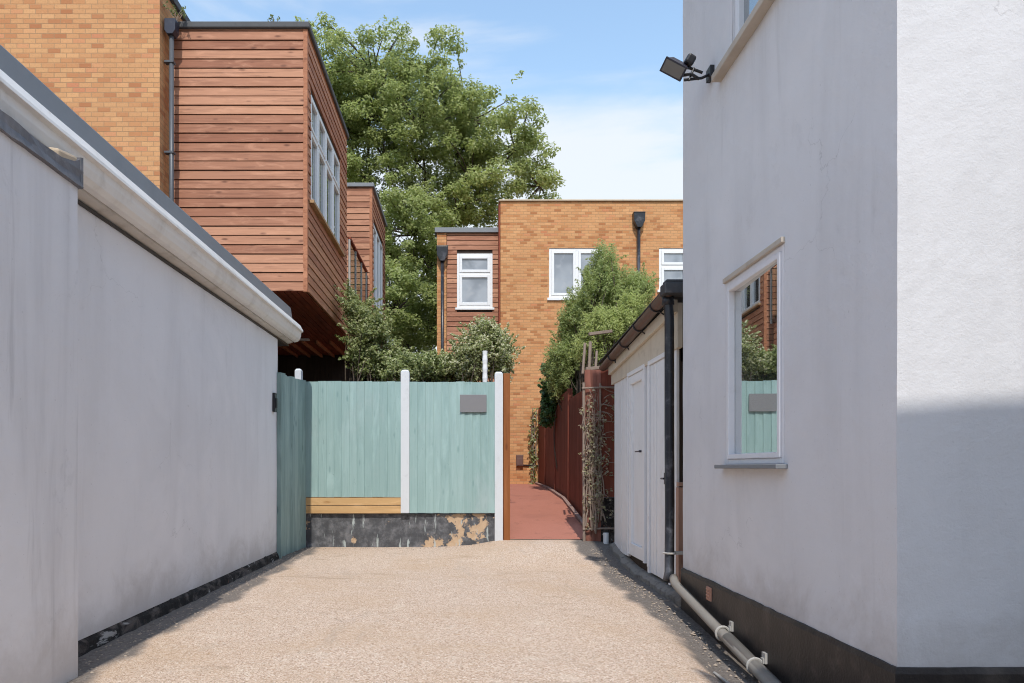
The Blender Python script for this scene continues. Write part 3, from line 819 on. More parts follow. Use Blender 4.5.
bal = thing("balcony", "glass sided balcony with slim posts between the two cedar bays", "balcony", (-3.4, 15.6, 4.6))
MB().box(BX + .01, SX - .03, BY1 + .06, B2Y0 - .09, 4.06, 4.70).build("deck", MT['dark_timber'], bal)
m = MB(); boards(m, EAST(SX - .03), BY1 + .06, B2Y0 - .09, 4.03, 4.72, .1465); m.build("cladding", MT['clad_y'], bal)
tgl = NT("clear_balcony_glass")
_tr = tgl.node("ShaderNodeBsdfTransparent"); _tr.inputs[0].default_value = (.86, .90, .88, 1)
_gl = tgl.node("ShaderNodeBsdfGlossy"); _gl.inputs["Roughness"].default_value = .02
_mx = tgl.node("ShaderNodeMixShader"); _mx.inputs[0].default_value = .14
tgl.ln(_tr.outputs[0], _mx.inputs[1]); tgl.ln(_gl.outputs[0], _mx.inputs[2]); tgl.ln(_mx.outputs[0], tgl.out.inputs["Surface"])
for a, b in ((BY1 + .12, 15.2), (15.26, 16.05), (16.11, 16.85)):
    MB().box(-2.47, -2.46, a, b, 4.80, 6.0).build("glass_panel", tgl.m, bal)
for y in (BY1 + .09, 15.23, 16.08, 16.88):
    MB().box(-2.485, -2.445, y - .02, y + .02, 4.72, 6.06).build("post", MT['clip'], bal)
MB().box(-2.50, -2.43, BY1 + .07, 16.9, 6.06, 6.11).build("handrail", MT['soffit'], bal, bevel=.008)

# ------------------------------------------------------------------ back: brick house end with cedar wing
EY = 19.0
eb = thing("end_house", "orange brick flat roofed house closing the end of the alley", "house", (3.5, EY, .7))
def X19(x): return PX(x, EY)
def Z19(y): return PZ(y, EY)
e0, e1, et = X19(500.5), 8.0, Z19(201.5)
W_a = (X19(549), X19(603), Z19(298), Z19(248)); W_b = (X19(659), X19(713), Z19(290), Z19(248))
m = MB(); holed(m, FRONT(EY), e0, e1, -.2, et, [W_a, W_b], reveal=.1)
m.add([(e0, EY, -.2), (e0, EY + 7, -.2), (e0, EY + 7, et), (e0, EY, et)], [(0, 1, 2, 3)])
m.add([(e0, EY, et), (e1, EY, et), (e1, EY + 7, et), (e0, EY + 7, et)], [(0, 1, 2, 3)])
m.build("wall", MT['brick_back'], eb)
MB().box(e0 - .05, e1, EY - .05, EY + .25, et + .002, et + .045).build("coping", MT['mortar'], eb, bevel=.01)
for W_ in (W_a, W_b):
    um = W_[0] + (W_[1] - W_[0]) * .52
    window(eb, FRONT(EY), *W_, MT['white_pvc'], MT['frost_reflect_glass'], mull=[um], trans=([Z19(266)] if W_ is W_b else []), n=-.07, d=.05, fw=.075, sash=.07, sill=True, sill_out=.05, sill_h=.07)
def pipe_hopper(x, ztop, zbot, y, parent, nm_m):
    p = MB().tube([(x, y - .09, zbot), (x, y - .09, ztop - .2)], .045, 10).build("downpipe", nm_m, parent, smooth=True)
    q = MB(); q.prism([(x - .16, y - .19, ztop), (x + .16, y - .19, ztop), (x + .15, y - .19, ztop - .22), (x + .06, y - .19, ztop - .40), (x - .06, y - .19, ztop - .40), (x - .15, y - .19, ztop - .22)], (0, .18, 0))
    q.box(x - .165, x + .165, y - .195, y - .005, ztop, ztop + .03)
    q.build("hopper", nm_m, p, bevel=.01)
    for z in (zbot + 1.0, zbot + 2.5): MB().box(x - .07, x + .07, y - .14, y, z, z + .05).build("bracket", nm_m, p)
pipe_hopper(X19(638), Z19(215), .8, EY, eb, MT['black_pipe'])
# cedar wing set back beside the brick
WY = 19.35
def XW(x): return PX(x, WY)
def ZW(y): return PZ(y, WY)
g0, g1, gt = XW(437), e0 - .005, ZW(233.5)
W_c = (XW(457), XW(492.5), ZW(308), ZW(254))
m = MB(); holed(m, FRONT(WY), g0, g1, -.2, gt, [W_c], reveal=.1)
m.add([(g0, WY, -.2), (g0, WY + 6, -.2), (g0, WY + 6, gt), (g0, WY, gt)], [(0, 1, 2, 3)])
m.add([(g0, WY, gt), (g1, WY, gt), (g1, WY + 6, gt), (g0, WY + 6, gt)], [(0, 1, 2, 3)])
wing = m.build("wing", MT['dark_timber'], eb)
m = MB(); boards(m, FRONT(WY), XW(447), g1 - .02, .5, gt, .135, [W_c]); m.build("cladding", MT['clad_x'], wing)
MB().box(g0, XW(446.5), WY - .045, WY - .001, .5, gt).build("corner_panel", MT['brick_back'], wing)
MB().box(g0 - .06, g1, WY - .10, WY + .3, gt + .002, gt + .14).build("roof_edge", MT['flash_grey'], wing, bevel=.01)
MB().box(e0 - .05, e0 - .006, EY + .02, WY - .003, .5, et - .02).build("corner_trim", MT['soffit'], wing)
window(wing, FRONT(WY), *W_c, MT['white_pvc'], MT['frost_reflect_glass'], trans=[ZW(274)], n=-.03, d=.07, fw=.07, sash=.075, sill=True, sill_out=.07, sill_h=.06)
pipe_hopper(XW(442.5), ZW(249), 1.0, WY - .045, wing, MT['black_pipe'])
# meter box low on the brick
m = MB(); m.box(X19(516), X19(523), EY - .10, EY, Z19(466), Z19(455)); m.box(X19(516.6), X19(522.4), EY - .115, EY - .10, Z19(465), Z19(458))
mbx_ = m.build("meter_box", MT['meter'], loc=(X19(519), EY, Z19(466)), bevel=.01); tag(mbx_, "small brown meter box low on the orange brick end wall", "meter box")
MB().tube([(X19(522.5), EY - .03, Z19(465)), (2.05, EY - .03, Z19(466))], .018, 6).build("cable", MT['black'], mbx_)

# ------------------------------------------------------------------ green fence across the end of the drive
FY = 10.2
def XF(x): return PX(x, FY)
def ZF(y): return PZ(y, FY)
lw = MB()
us = lines(XF(299), XF(497), [], .06)
for_top = ZF(514)
vs = lines(-.25, for_top, [], .06); n_ = len(vs)
P = [(u, FY + .03 + .010 * noise.noise(Vector((u * 3, v * 3, 0))) + .005 * noise.noise(Vector((u * 14, v * 14, 3))), v) for u in us for v in vs]
lw.add(P, [(i * n_ + j, (i + 1) * n_ + j, (i + 1) * n_ + j + 1, i * n_ + j + 1) for i in range(len(us) - 1) for j in range(n_ - 1)])
lw.add([(us[0], FY + .03, for_top), (us[-1], FY + .03, for_top), (us[-1], FY + .22, for_top), (us[0], FY + .22, for_top)], [(0, 1, 2, 3)])
lw.add([(us[0], FY + .22, -.25), (us[-1], FY + .22, -.25), (us[-1], FY + .22, for_top), (us[0], FY + .22, for_top)], [(0, 1, 2, 3)])
tag(lw.build("low_wall", MT['low_wall'], loc=(XF(400), FY + .03, 0)), "low black painted wall with flaking patches under the green fence", "wall")
fe = thing("green_fence", "pale green board fence with white concrete posts across the end of the drive", "fence", (XF(400), FY, ZF(514)))
m = MB(); closeboard(m, FRONT(FY), XF(303), XF(402), ZF(497), ZF(381.5), .115); m.build("panel", MT['green_fence'], fe)
m = MB(); closeboard(m, FRONT(FY), XF(409), XF(495), ZF(513), ZF(382), .115); m.build("panel", MT['green_fence'], fe)
m = MB(); m.fbox(FRONT(FY), XF(300.5), XF(401.5), ZF(505), ZF(497.6), -.01, .035); m.build("gravel_board", MT['raw_timber'], fe, bevel=.004)
m = MB(); m.fbox(FRONT(FY), XF(300), XF(401.5), ZF(513.3), ZF(505.6), -.01, .030); m.build("gravel_board", MT['raw_timber'], fe, bevel=.004)
def cpost(x0, x1, z0, z1, y=FY):
    b = MB(); a = (x1 - x0)
    b.box(x0, x1, y - .055, y + .07, z0, z1 - .03)
    b.add([(x0, y - .055, z1 - .03), (x1, y - .055, z1 - .03), (x1, y + .07, z1 - .03), (x0, y + .07, z1 - .03), (x0 + a * .2, y - .03, z1), (x1 - a * .2, y - .03, z1), (x1 - a * .2, y + .045, z1), (x0 + a * .2, y + .045, z1)],
          [(0, 1, 5, 4), (1, 2, 6, 5), (2, 3, 7, 6), (3, 0, 4, 7), (4, 5, 6, 7)])
    return b.build("post", MT['concrete_post'], fe, bevel=.006)
cpost(XF(401), XF(409.6), ZF(513), ZF(370))
cpost(XF(494.6), XF(502.8), ZF(541), ZF(372))
cpost(XF(290.5), XF(297), ZF(513), ZF(366), FY + .3)
m = MB(); m.box(XF(503.4), XF(510), FY - .02, FY + .09, ZF(542), ZF(373.5)); m.build("gate_post", MT['post_brown'], fe, bevel=.005)
m = MB()
for v in (ZF(395), ZF(440), ZF(485)): m.box(XF(303), XF(495), FY + .02, FY + .06, v - .04, v + .04)
m.build("rail", MT['green_side'], fe)
sg = MB(); sg.box(XF(460), XF(486.5), FY - .050, FY - .040, ZF(412.5), ZF(395))
tag(sg.build("sign", MT['sign'], loc=(XF(473), FY - .045, ZF(412.5)), bevel=.003), "blank grey rectangular plate fixed high on the right fence panel", "sign")

# return fence on the left
rf = thing("side_fence", "darker green board fence running from the garage end to the corner", "fence", (-2.5, 9.6, 0))
m = MB(); y0, y1 = 9.07, FY - .04
def rz(y): return -.02
k = 11; wv = (y1 - y0) / k
for i in range(k):
    a = y0 + i * wv; b = a + wv + .01; o = random.uniform(0, .034)
    xx = -2.50 + .08 * i / (k - 1)
    zt = 2.50 + .012 * i / k + random.uniform(-.02, .03)
    m.add([(xx, a, .0), (xx + .02 + o, b, .0), (xx + .02 + o, b, zt), (xx, a, zt), (xx - .02, a, .0), (xx - .005, b, .0), (xx - .005, b, zt), (xx - .02, a, zt)],
          [(0, 1, 2, 3), (4, 7, 6, 5), (0, 4, 5, 1), (2, 6, 7, 3), (0, 3, 7, 4), (1, 5, 6, 2)])
m.build("panel", MT['green_side'], rf)
m = MB(); m.box(-2.50, -2.44, 9.02, 9.065, -.05, 2.50); m.build("post", MT['green_side'], rf, bevel=.004)

# white pole behind the fence
pl = MB(); py2 = 10.75; pxx = PX(485, py2); pts = []; rr = []
for i in range(40):
    z = .3 + (PZ(351, py2) - .3) * i / 39; pts.append((pxx, py2, z)); rr.append(.036 + (.006 if i % 2 else 0))
pl.tube(pts, rr, 10)
tag(pl.build("pole", MT['white_dark'], loc=(pxx, py2, .3)), "short white ribbed pole standing up behind the green fence", "pole")

# ------------------------------------------------------------------ right: red brown fence along the path
rfx = 2.03
rfn = thing("red_fence", "dark red brown board fence along the right of the path", "fence", (rfx, 15, .6))
for a, b in ((11.5, 13.3), (13.4, 15.3), (15.4, 17.2), (17.3, 18.95)):
    m = MB(); zb = path_z(2, (a + b) / 2); closeboard(m, WEST(rfx), a, b, zb - .12, zb + 2.12, .11, bot=lambda y: path_z(2, y) - .05); m.build("panel", MT['red_fence'], rfn)
for y in (11.45, 13.35, 15.35, 17.25):
    m = MB(); m.box(rfx - .05, rfx + .05, y - .045, y + .045, path_z(2, y) - .1, path_z(2, y) + 2.2); m.build("post", MT['red_fence'], rfn, bevel=.005)
# path edging
m = MB(); ysl = lines(10.3, 18.9, [], .3); P = []
for y in ysl:
    x = 1.90 + .012 * noise.noise(Vector((0, y * 2, 0))); z = path_z(2, y)
    P += [(x, y, z - .1), (x, y, z + .05), (x + .06, y, z + .055), (x + .06, y, z - .1)]
m.add(P, [(a * 4 + b, (a + 1) * 4 + b, (a + 1) * 4 + b + 1, a * 4 + b + 1) for a in range(len(ysl) - 1) for b in range(3)] + [(0, 1, 2, 3)])
tag(m.build("path_edging", MT['path_edge'], loc=(1.93, 14, .5)), "low concrete edging strip along the right side of the red path", "edging")

# front facing red panel over a low black wall, beside the shed
TY = 10.14
def XT(x): return PX(x, TY)
def ZT(y): return PZ(y, TY)
tp = thing("trellis_fence", "weathered red board panel with thin poles, hung with bare vines beside the shed", "fence", (XT(600), TY, ZT(497)))
m = MB(); closeboard(m, FRONT(TY), XT(584.5), XT(600.5), ZT(541), ZT(370), .075); m.build("panel", MT['red_trellis'], tp)
m = MB(); closeboard(m, FRONT(TY), XT(600.5), XT(626), ZT(497), ZT(370), .10); m.build("panel", MT['red_fence'], tp)  # darker red-brown boards, with the shed gutter's shadow put into the colour
m = MB(); m.tube([(XT(583.5), TY - .05, .15), (XT(583.2), TY - .05, ZT(383))], .022, 8); m.build("pole", MT['twig'], tp)
m = MB(); m.tube([(XT(600), TY - .06, ZT(520)), (XT(599.4), TY - .06, ZT(384))], .014, 8); m.build("pole", MT['twig'], tp)
for yy, xa, xb in ((389, 581, 620), (529, 582, 622)):
    m = MB(); m.tube([(XT(xa), TY - .075, ZT(yy)), (XT((xa + xb) / 2), TY - .08, ZT(yy) + .015), (XT(xb), TY - .07, ZT(yy - 1))], .014, 8); m.build("rail", MT['twig'], tp)
m = MB(); m.box(XT(600), XT(628), TY + .001, TY + .2, -.2, ZT(497.5)); tag(m.build("garden_wall", MT['wall_foot'], loc=(XT(605), TY, -.1), bevel=.01), "short black wall foot under the weathered red panel by the shed", "wall")
m = MB(); m.tube([(XT(604), TY - .13, .0), (XT(604.2), TY - .13, ZT(532))], .04, 12); tag(m.build("pipe_stub", MT['white_dark'], loc=(XT(604), TY - .13, 0)), "short white pipe stub standing against the black wall foot", "pipe")
# ragged timber offcuts above the panel
m = MB()
for a, b, r in (((585, 372, .2), (588, 340, .25), .022), ((592, 370, .25), (594, 338, .3), .026), ((598, 369, .2), (600, 348, .25), .02)):
    m.tube([(XT(a[0]), TY + a[2], ZT(a[1])), (XT(b[0]), TY + b[2], ZT(b[1]))], r, 6)
m.obox((XT(605), TY + .35, ZT(328)), (.38, .05, .045), Euler((0, -.16, .2)))
m.obox((XT(598), TY + .1, ZT(367)), (.34, .06, .05), Euler((0, -.12, .1)))
m.build("broken_timber", MT['twig'], tp, bevel=.004)

# ------------------------------------------------------------------ right: white shed
DX = 2.10; DY0, DY1 = 6.78, 9.62
sh = thing("shed", "white boarded lean-to shed with two narrow doors and dark gutter", "shed", (DX, 8.2, 0))
F = WEST(DX)
def eavez(y): return 2.66 + (9.6 - y) * .068      # eave drops towards the far end
m = MB(); m.box(DX + .03, 4.2, DY0, DY1, -.2, 2.45)
m.build("frame", MT['dark_timber'], sh); m = MB()
d1 = (7.98, 8.72, .13, 2.40); d2 = (6.98, 7.72, .05, 2.40)
yy = DY1 - .14
boards_y = []
y = DY0
while y < DY1 - .02:
    b = min(y + .125, DY1)
    mid = (y + b) / 2
    if not (d1[0] - .05 < mid < d1[1] + .05 or d2[0] - .05 < mid < d2[1] + .05):
        m.fbox(F, y + .007, b - .007, .10, 2.42, -.021, random.uniform(.008, .018))
    y = b
m.build("wall", MT['shed_white'], sh, bevel=.003)
for di, (a, b, c, e) in enumerate((d1, d2)):
    fr = MB(); fr.fbox(F, a - .055, a, c, e + .05, -.02, .035); fr.fbox(F, b, b + .055, c, e + .05, -.02, .035); fr.fbox(F, a, b, e, e + .05, -.02, .034)
    fr.build("door_frame", MT['shed_white'], sh, bevel=.004)
    dr = MB()
    if di == 0:
        s = .10
        dr.fbox(F, a + .004, a + s, c + .01, e - .006, -.015, .022); dr.fbox(F, b - s, b - .004, c + .01, e - .006, -.015, .022)
        dr.fbox(F, a + s, b - s, c + .01, c + .16, -.015, .021); dr.fbox(F, a + s, b - s, e - .11, e - .006, -.015, .021)
        dr.fbox(F, a + s, b - s, c + .16, e - .11, -.03, -.012)
    else:
        q = a + .004
        while q < b - .01:
            dr.fbox(F, q, min(q + .112, b - .004), c + .01, e - .006, -.015, random.uniform(.014, .02)); q += .123
    D = dr.build("door", MT['shed_white'], sh, bevel=.003)
    hz = PZ(452, a + .5) if di == 0 else PZ(478, a + .5)
    hd = MB()
    if di == 0:
        hd.tube([F(a + .12, hz, .02), F(a + .12, hz, .05)], .014, 8); hd.tube([F(a + .12, hz, .045), F(a + .30, hz, .045)], .008, 8)
    else:
        hd.tube([F(a + .16, hz, .015), F(a + .16, hz, .06), F(a + .05, hz, .065)], .010, 8)
        hd.fbox(F, a + .14, a + .18, hz - .06, hz + .06, .018, .026)
    hd.build("handle", MT['lamp_body'], D)
# fascia boards in two steps
m = MB()
for z0, z1, n0, n1 in ((2.42, None, -.02, .03), (None, None, .03, .07)):
    a, b = DY0 - .1, DY1 + .12
    zl = lambda y: (2.42 if z0 else eavez(y) - .09)
    zh = lambda y: eavez(y) + (.0 if z0 else .03)
    vsx = [F(a, zl(a), n0), F(b, zl(b), n0), F(b, zh(b), n0), F(a, zh(a), n0), F(a, zl(a), n1), F(b, zl(b), n1), F(b, zh(b), n1), F(a, zh(a), n1)]
    m.add(vsx, [(0, 3, 2, 1), (4, 5, 6, 7), (0, 1, 5, 4), (2, 3, 7, 6), (0, 4, 7, 3), (1, 2, 6, 5)])
m.build("fascia", MT['cream'], sh, bevel=.004)
# half round gutter
GXs = 1.945; gr = .062
def gx(y): return GXs + (y - 6.5) * .017
def gz(y): return eavez(y) + .075
m = MB(); ga_, gb_ = 6.52, 9.98
prof = [(math.cos(math.pi + math.pi * i / 10), math.sin(math.pi + math.pi * i / 10)) for i in range(11)]
P = []
for y in (ga_, gb_):
    P += [(gx(y) + c * gr, y, gz(y) + s * gr) for c, s in prof] + [(gx(y) + c * gr * .86, y, gz(y) + s * gr * .86) for c, s in reversed(prof)]
k = 22
m.add(P, [(i, (i + 1) % k, k + (i + 1) % k, k + i) for i in range(k)] + [tuple(range(k)), tuple(range(2 * k - 1, k - 1, -1))])
m.add([(gx(gb_) + c * gr, gb_ - .004, gz(gb_) + s * gr) for c, s in prof], [tuple(range(11))])
gut = m.build("gutter", MT['brown_gutter'], sh, smooth=False)
for y in (7.0, 7.75, 8.5, 9.25):
    b = MB(); pts = [(gx(y) + c * (gr + .008), y, gz(y) + s * (gr + .008)) for c, s in prof] + [(DX - .06, y, gz(y) - .005)]
    b.tube(pts, .009, 6); b.tube([pts[6], (DX - .07, y, gz(y) - .10)], .008, 6); b.build("bracket", MT['black'], gut)
# outlet box at the near end and downpipe
b = MB(); b.box(GXs - .072, DX + .06, ga_ - .08, ga_ + .08, gz(ga_) - .055, gz(ga_) + .05); b.box(GXs - .05, DX + .06, ga_ - .06, ga_ + .07, gz(ga_) + .05, gz(ga_) + .085)
b.build("gutter_end", MT['slate'], gut, bevel=.012)
DPX, DPY = 1.965, 6.60
b = MB(); z_ = gz(ga_)
b.tube([(GXs + .01, DPY, z_ - .04), (GXs + .01, DPY, z_ - .12), (DPX, DPY, z_ - .26), (DPX, DPY, 1.6), (DPX + .004, DPY, .9), (DPX, DPY, .24), (DPX - .03, DPY - .05, .16)], .046, 14)
b.tube([(GXs + .008, DPY, z_ - .13), (GXs + .008, DPY, z_ - .05)], .058, 14)
dpp = b.build("downpipe", MT['black_pipe'], sh, smooth=True)
for z in (.42,):
    q = MB(); q.tube([(DPX - .06, DPY, z), (DPX - .03, DPY - .052, z), (DPX + .03, DPY - .052, z), (DPX + .06, DPY, z)], .010, 6); q.box(DPX, DPX + .13, DPY - .02, DPY + .02, z - .015, z + .015); q.build("bracket", MT['clip'], dpp)
# slate roof
m = MB()
ra, rb = 6.62, 10.0
for i in range(10):
    x0 = 1.93 + i * .25; x1 = x0 + .30
    n = int((rb - ra) / .25)
    for j in range(n):
        ya = ra + (rb - ra) * (j + (.5 if i % 2 else 0)) / n; yb = min(rb, ya + (rb - ra) / n - .006)
        if yb - ya < .03: continue
        za = lambda y: gz(y) + .045 + i * .25 * .45 + random.uniform(0, .004)
        zz = [za(ya), za(yb)]
        vs_ = [(x0, ya, zz[0]), (x0, yb, zz[1]), (x1, yb, zz[1] + .30 * .41), (x1, ya, zz[0] + .30 * .41)]
        m.add(vs_ + [(p[0], p[1], p[2] + .014) for p in vs_], [(0, 1, 2, 3), (7, 6, 5, 4)] + [(q, (q + 1) % 4, 4 + (q + 1) % 4, 4 + q) for q in range(4)])
m.build("roof", MT['slate'], sh)
m = MB(); m.add([(1.92, ra + .02, gz(ra) + .03), (4.3, ra + .02, gz(ra) + 1.08), (4.3, rb - .02, gz(rb) + 1.08), (1.92, rb - .02, gz(rb) + .03)], [(0, 1, 2, 3)])
m.add([(DX + .03, DY1, 2.3), (4.2, DY1, 2.3), (4.2, DY1, 3.6), (DX + .03, DY1, 2.72)], [(0, 1, 2, 3)])
m.add([(DX + .03, DY0, 2.3), (4.2, DY0, 2.3), (4.2, DY0, 3.8), (DX + .03, DY0, 2.88)], [(0, 1, 2, 3)])
m.build("roof_deck", MT['dark_timber'], sh)
# rough concrete step below the shed
m = MB(); ysl = lines(6.25, DY1 + .05, [], .08); P = []
for y in ysl:
    q = noise.noise(Vector((y * 4, 2, 0))) * .035 + noise.noise(Vector((y * 14, 2, 5))) * .03
    g = drive_z(1.9, y)
    x = DX - .06 + (y - 8) * .01
    P += [(x - .03 + q, y, -.35), (x - .02 + q, y, g + .04 + q * .6), (x + .03 + q * .4, y, g + .075 + q * .6), (DX + .06, y, g + .09)]
m.add(P, [(a * 4 + b, (a + 1) * 4 + b, (a + 1) * 4 + b + 1, a * 4 + b + 1) for a in range(len(ysl) - 1) for b in range(3)] + [(0, 1, 2, 3)])
m.build("base", MT['kerb'], sh)

# narrow gate in the gap between shed and house
gt_ = thing("side_gate", "narrow ochre timber gate in the gap between shed and house", "gate", (2.16, 6.45, 0))
m = MB(); closeboard(m, WEST(2.18), HY1 + .02, DY0 - .01, .02, 2.62, .12); m.build("panel", MT['ochre'], gt_)
m = MB(); m.box(2.08, 2.16, DY0 - .10, DY0 - .005, .0, 1.05); m.box(2.085, 2.165, DY0 - .09, DY0 - .01, 1.06, 1.10); m.build("lower_board", MT['pink_board'], gt_, bevel=.004)

# ------------------------------------------------------------------ waste pipe along the foot of the house
wp = thing("waste_pipe", "grey plastic waste pipe sloping along the black base of the house", "pipe", (1.93, 5.3, 0))
WPX = 1.935
def wz(y): return .165 + (y - 6.30) * .138
pts = [(WPX + .03, 6.46, .20), (WPX + .01, 6.38, .185), (WPX, 6.28, wz(6.28))] + [(WPX - .004 * i, 6.28 - .34 * i, wz(6.28 - .34 * i)) for i in range(1, 12)]
MB().tube(pts, .040, 16).build("pipe", MT['waste_pipe'], wp, smooth=True)
MB().tube([(WPX - .008, 5.02, wz(5.02)), (WPX - .02, 2.6, wz(2.6))], .047, 16).build("sleeve", MT['waste_pipe'], wp, smooth=True)
for y in (5.12, 4.55):
    c = MB(); cp = [(WPX - .01 + .051 * math.cos(a), y, wz(y) + .051 * math.sin(a)) for a in [2 * math.pi * i / 18 for i in range(19)]]
    c.tube(cp, .010, 6); c.box(WPX + .035, HX - .015, y - .018, y + .018, wz(y) + .02, wz(y) + .055); c.obox((HX - .03, y, wz(y) + .055), (.02, .05, .07), Euler((0, 0, 0)))
    c.build("clip", MT['clip'], wp)
# pale offcut of trim lying by the wall
m = MB(); a = Vector((1.68, 4.62, drive_z(1.68, 4.62) + .012)); b = Vector((1.60, 3.75, drive_z(1.60, 3.75) + .012))
m.tube([a, (a + b) / 2 + Vector((.02, 0, .006)), b], .010, 6); tag(m.build("cable", MT['clip'], loc=tuple(a)), "thin pale cable lying on the drive beside the waste pipe", "cable")

# ------------------------------------------------------------------ floodlight
fy = 5.60
fl = thing("floodlight", "black floodlight on a wall bracket high on the white house corner", "floodlight", (HX, fy, PZ(73, fy)))
def XL(x): return PX(x, fy)
def ZL(y): return PZ(y, fy)
_Y = Vector((.42, .72, .55)).normalized(); _X = Vector((.85, 0, -.42)); _X = (_X - _Y * _X.dot(_Y)).normalized(); _Z = _X.cross(_Y)
Rm = Matrix((_X, _Y, _Z)).transposed()      # the face looks down, towards the drive and a little left
hc = Vector((XL(675), fy, ZL(68)))
h = MB()
def loc(p): return hc + Rm @ Vector(p)
K = .78
fr_ = [(-.115, -.075, -.065), (.115, -.075, -.065), (.115, -.075, .065), (-.115, -.075, .065)]
bk_ = [(-.085, .13, -.06), (.085, .13, -.06), (.085, .13, .06), (-.085, .13, .06)]
h.add([loc([q * K for q in p]) for p in fr_ + bk_], [(0, 1, 2, 3), (7, 6, 5, 4)] + [(i, (i + 1) % 4, 4 + (i + 1) % 4, 4 + i) for i in range(4)])
h.obox(loc((0, -.08 * K, .0)), (.25 * K, .022, .145 * K), Rm)
hd = h.build("head", MT['lamp_body'], fl, bevel=.004)
MB().obox(loc((0, -.094 * K, 0)), (.215 * K, .008, .112 * K), Rm).build("lens", MT['lamp_glass'], hd)
b = MB()
b.tube([loc((.085, 0, -.02)), Vector((XL(690), fy - .03, ZL(76))), Vector((XL(699), fy, ZL(79)))], .013, 8)
b.tube([loc((.07, .03, .03)), Vector((XL(691), fy + .03, ZL(66))), Vector((XL(703), fy + .01, ZL(72)))], .012, 8)
b.tube([Vector((XL(684), fy, ZL(80))), Vector((XL(702), fy, ZL(78))), Vector((HX - .005, fy, ZL(73)))], .012, 8)
b.tube([Vector((XL(694), fy, ZL(68))), Vector((XL(688), fy - .02, ZL(82)))], .010, 8)
b.box(HX - .035, HX, fy - .05, fy + .05, ZL(80), ZL(68))
b.build("bracket", MT['black'], fl, bevel=.003)
b = MB(); b.obox((XL(689.5), fy - .01, ZL(61)), (.075, .075, .08), Euler((.2, .5, .1))); b.build("sensor", MT['black'], fl, bevel=.018)

# ------------------------------------------------------------------ foliage
def leaf_arrays(pos, nrm, L, Wd, r):
    n = len(pos)
    a = r.normal(size=(n, 3)); a -= nrm * np.sum(a * nrm, 1, keepdims=True); a /= np.linalg.norm(a, axis=1, keepdims=True) + 1e-9
    b = np.cross(nrm, a)
    l = (L * r.uniform(.65, 1.25, n))[:, None]; w = (Wd * r.uniform(.7, 1.2, n))[:, None]
    dr = r.uniform(.05, .3, n)[:, None]
    v0 = pos - a * l * .5; v2 = pos + a * l * .5 - nrm * l * dr
    v1 = pos + b * w * .5 + nrm * w * .12; v3 = pos - b * w * .5 + nrm * w * .12
    V = np.stack([v0, v1, v2, v3], 1).reshape(-1, 3)
    return V
def foliage(name, clumps, L, Wd, mat, parent=None, up=1.0, r=None, loc=None):
    """clumps: (centre, radii, count). Leaf faces spread through each clump's volume, thicker near its skin"""
    r = r or rng
    VV = []
    for c, rad, n in clumps:
        d = r.normal(size=(n, 3)); d /= np.linalg.norm(d, axis=1, keepdims=True)
        q = r.uniform(0, 1, n) ** .40
        p = np.array(c) + d * np.array(rad) * q[:, None]
        nm = d * .55 + r.normal(size=(n, 3)) * .62 + up * np.array([0, -.5, .86]); nm /= np.linalg.norm(nm, axis=1, keepdims=True)
        VV.append(leaf_arrays(p, nm, L, Wd, r))
    V = np.concatenate(VV); nv = len(V)
    off = np.zeros(3)
    if parent is not None:
        q = parent
        while q.parent: q = q.parent
        off = np.array(q.location)
    elif loc is not None: off = np.array(loc)
    me = bpy.data.meshes.new(name)
    me.vertices.add(nv); me.vertices.foreach_set("co", (V - off).astype(np.float32).ravel())
    nf = nv // 4
    me.loops.add(nv); me.loops.foreach_set("vertex_index", np.arange(nv, dtype=np.int32))
    me.polygons.add(nf); me.polygons.foreach_set("loop_start", np.arange(0, nv, 4, dtype=np.int32))
    try: me.polygons.foreach_set("loop_total", np.full(nf, 4, dtype=np.int32))
    except Exception: pass
    me.update(calc_edges=True); me.validate()
    me.materials.append(mat)
    o = bpy.data.objects.new(name, me); COL.objects.link(o)
    if parent is not None: o.parent = parent
    elif loc is not None: o.location = loc
    return o

def limb(mb, a, b, ra, rb, sag=.15, n=6, r=None):
    r = r or random
    a, b = Vector(a), Vector(b); L = (b - a).length
    k = Vector((r.uniform(-1, 1), r.uniform(-1, 1), r.uniform(-.3, 1))) * L * sag
    pts = [a.lerp(b, t / n) + k * math.sin(math.pi * t / n) for t in range(n + 1)]
    mb.tube(pts, [ra + (rb - ra) * t / n for t in range(n + 1)], 6)

def lobe_clumps(lobes, Y, depth, n, rad, leaves, r, flat=.7, shell=.5):
    """lobes: (px, py, rx, ry, dY) of the crown masses at distance Y; n clumps spread through them"""
    out = []
    area = [l[2] * l[3] for l in lobes]; tot = sum(area)
    for l, ar in zip(lobes, area):
        y = Y + l[4]; s = y / FPX
        k = max(2, int(n * ar / tot))
        for _ in range(k):
            d = np.array([r.gauss(0, 1), r.gauss(0, 1), r.gauss(0, 1)]); d /= np.linalg.norm(d)
            q = r.uniform(0, 1) ** shell
            cx, cz = PX(l[0], y), PZ(l[1], y)
            c = (cx + d[0] * l[2] * s * q, y + d[1] * depth * q, cz + d[2] * l[3] * s * q)
            rr = rad * r.uniform(.65, 1.3)
            out.append((c, (rr, rr, rr * flat), int(leaves * r.uniform(.6, 1.3) * (rr / rad) ** 2)))
    return out

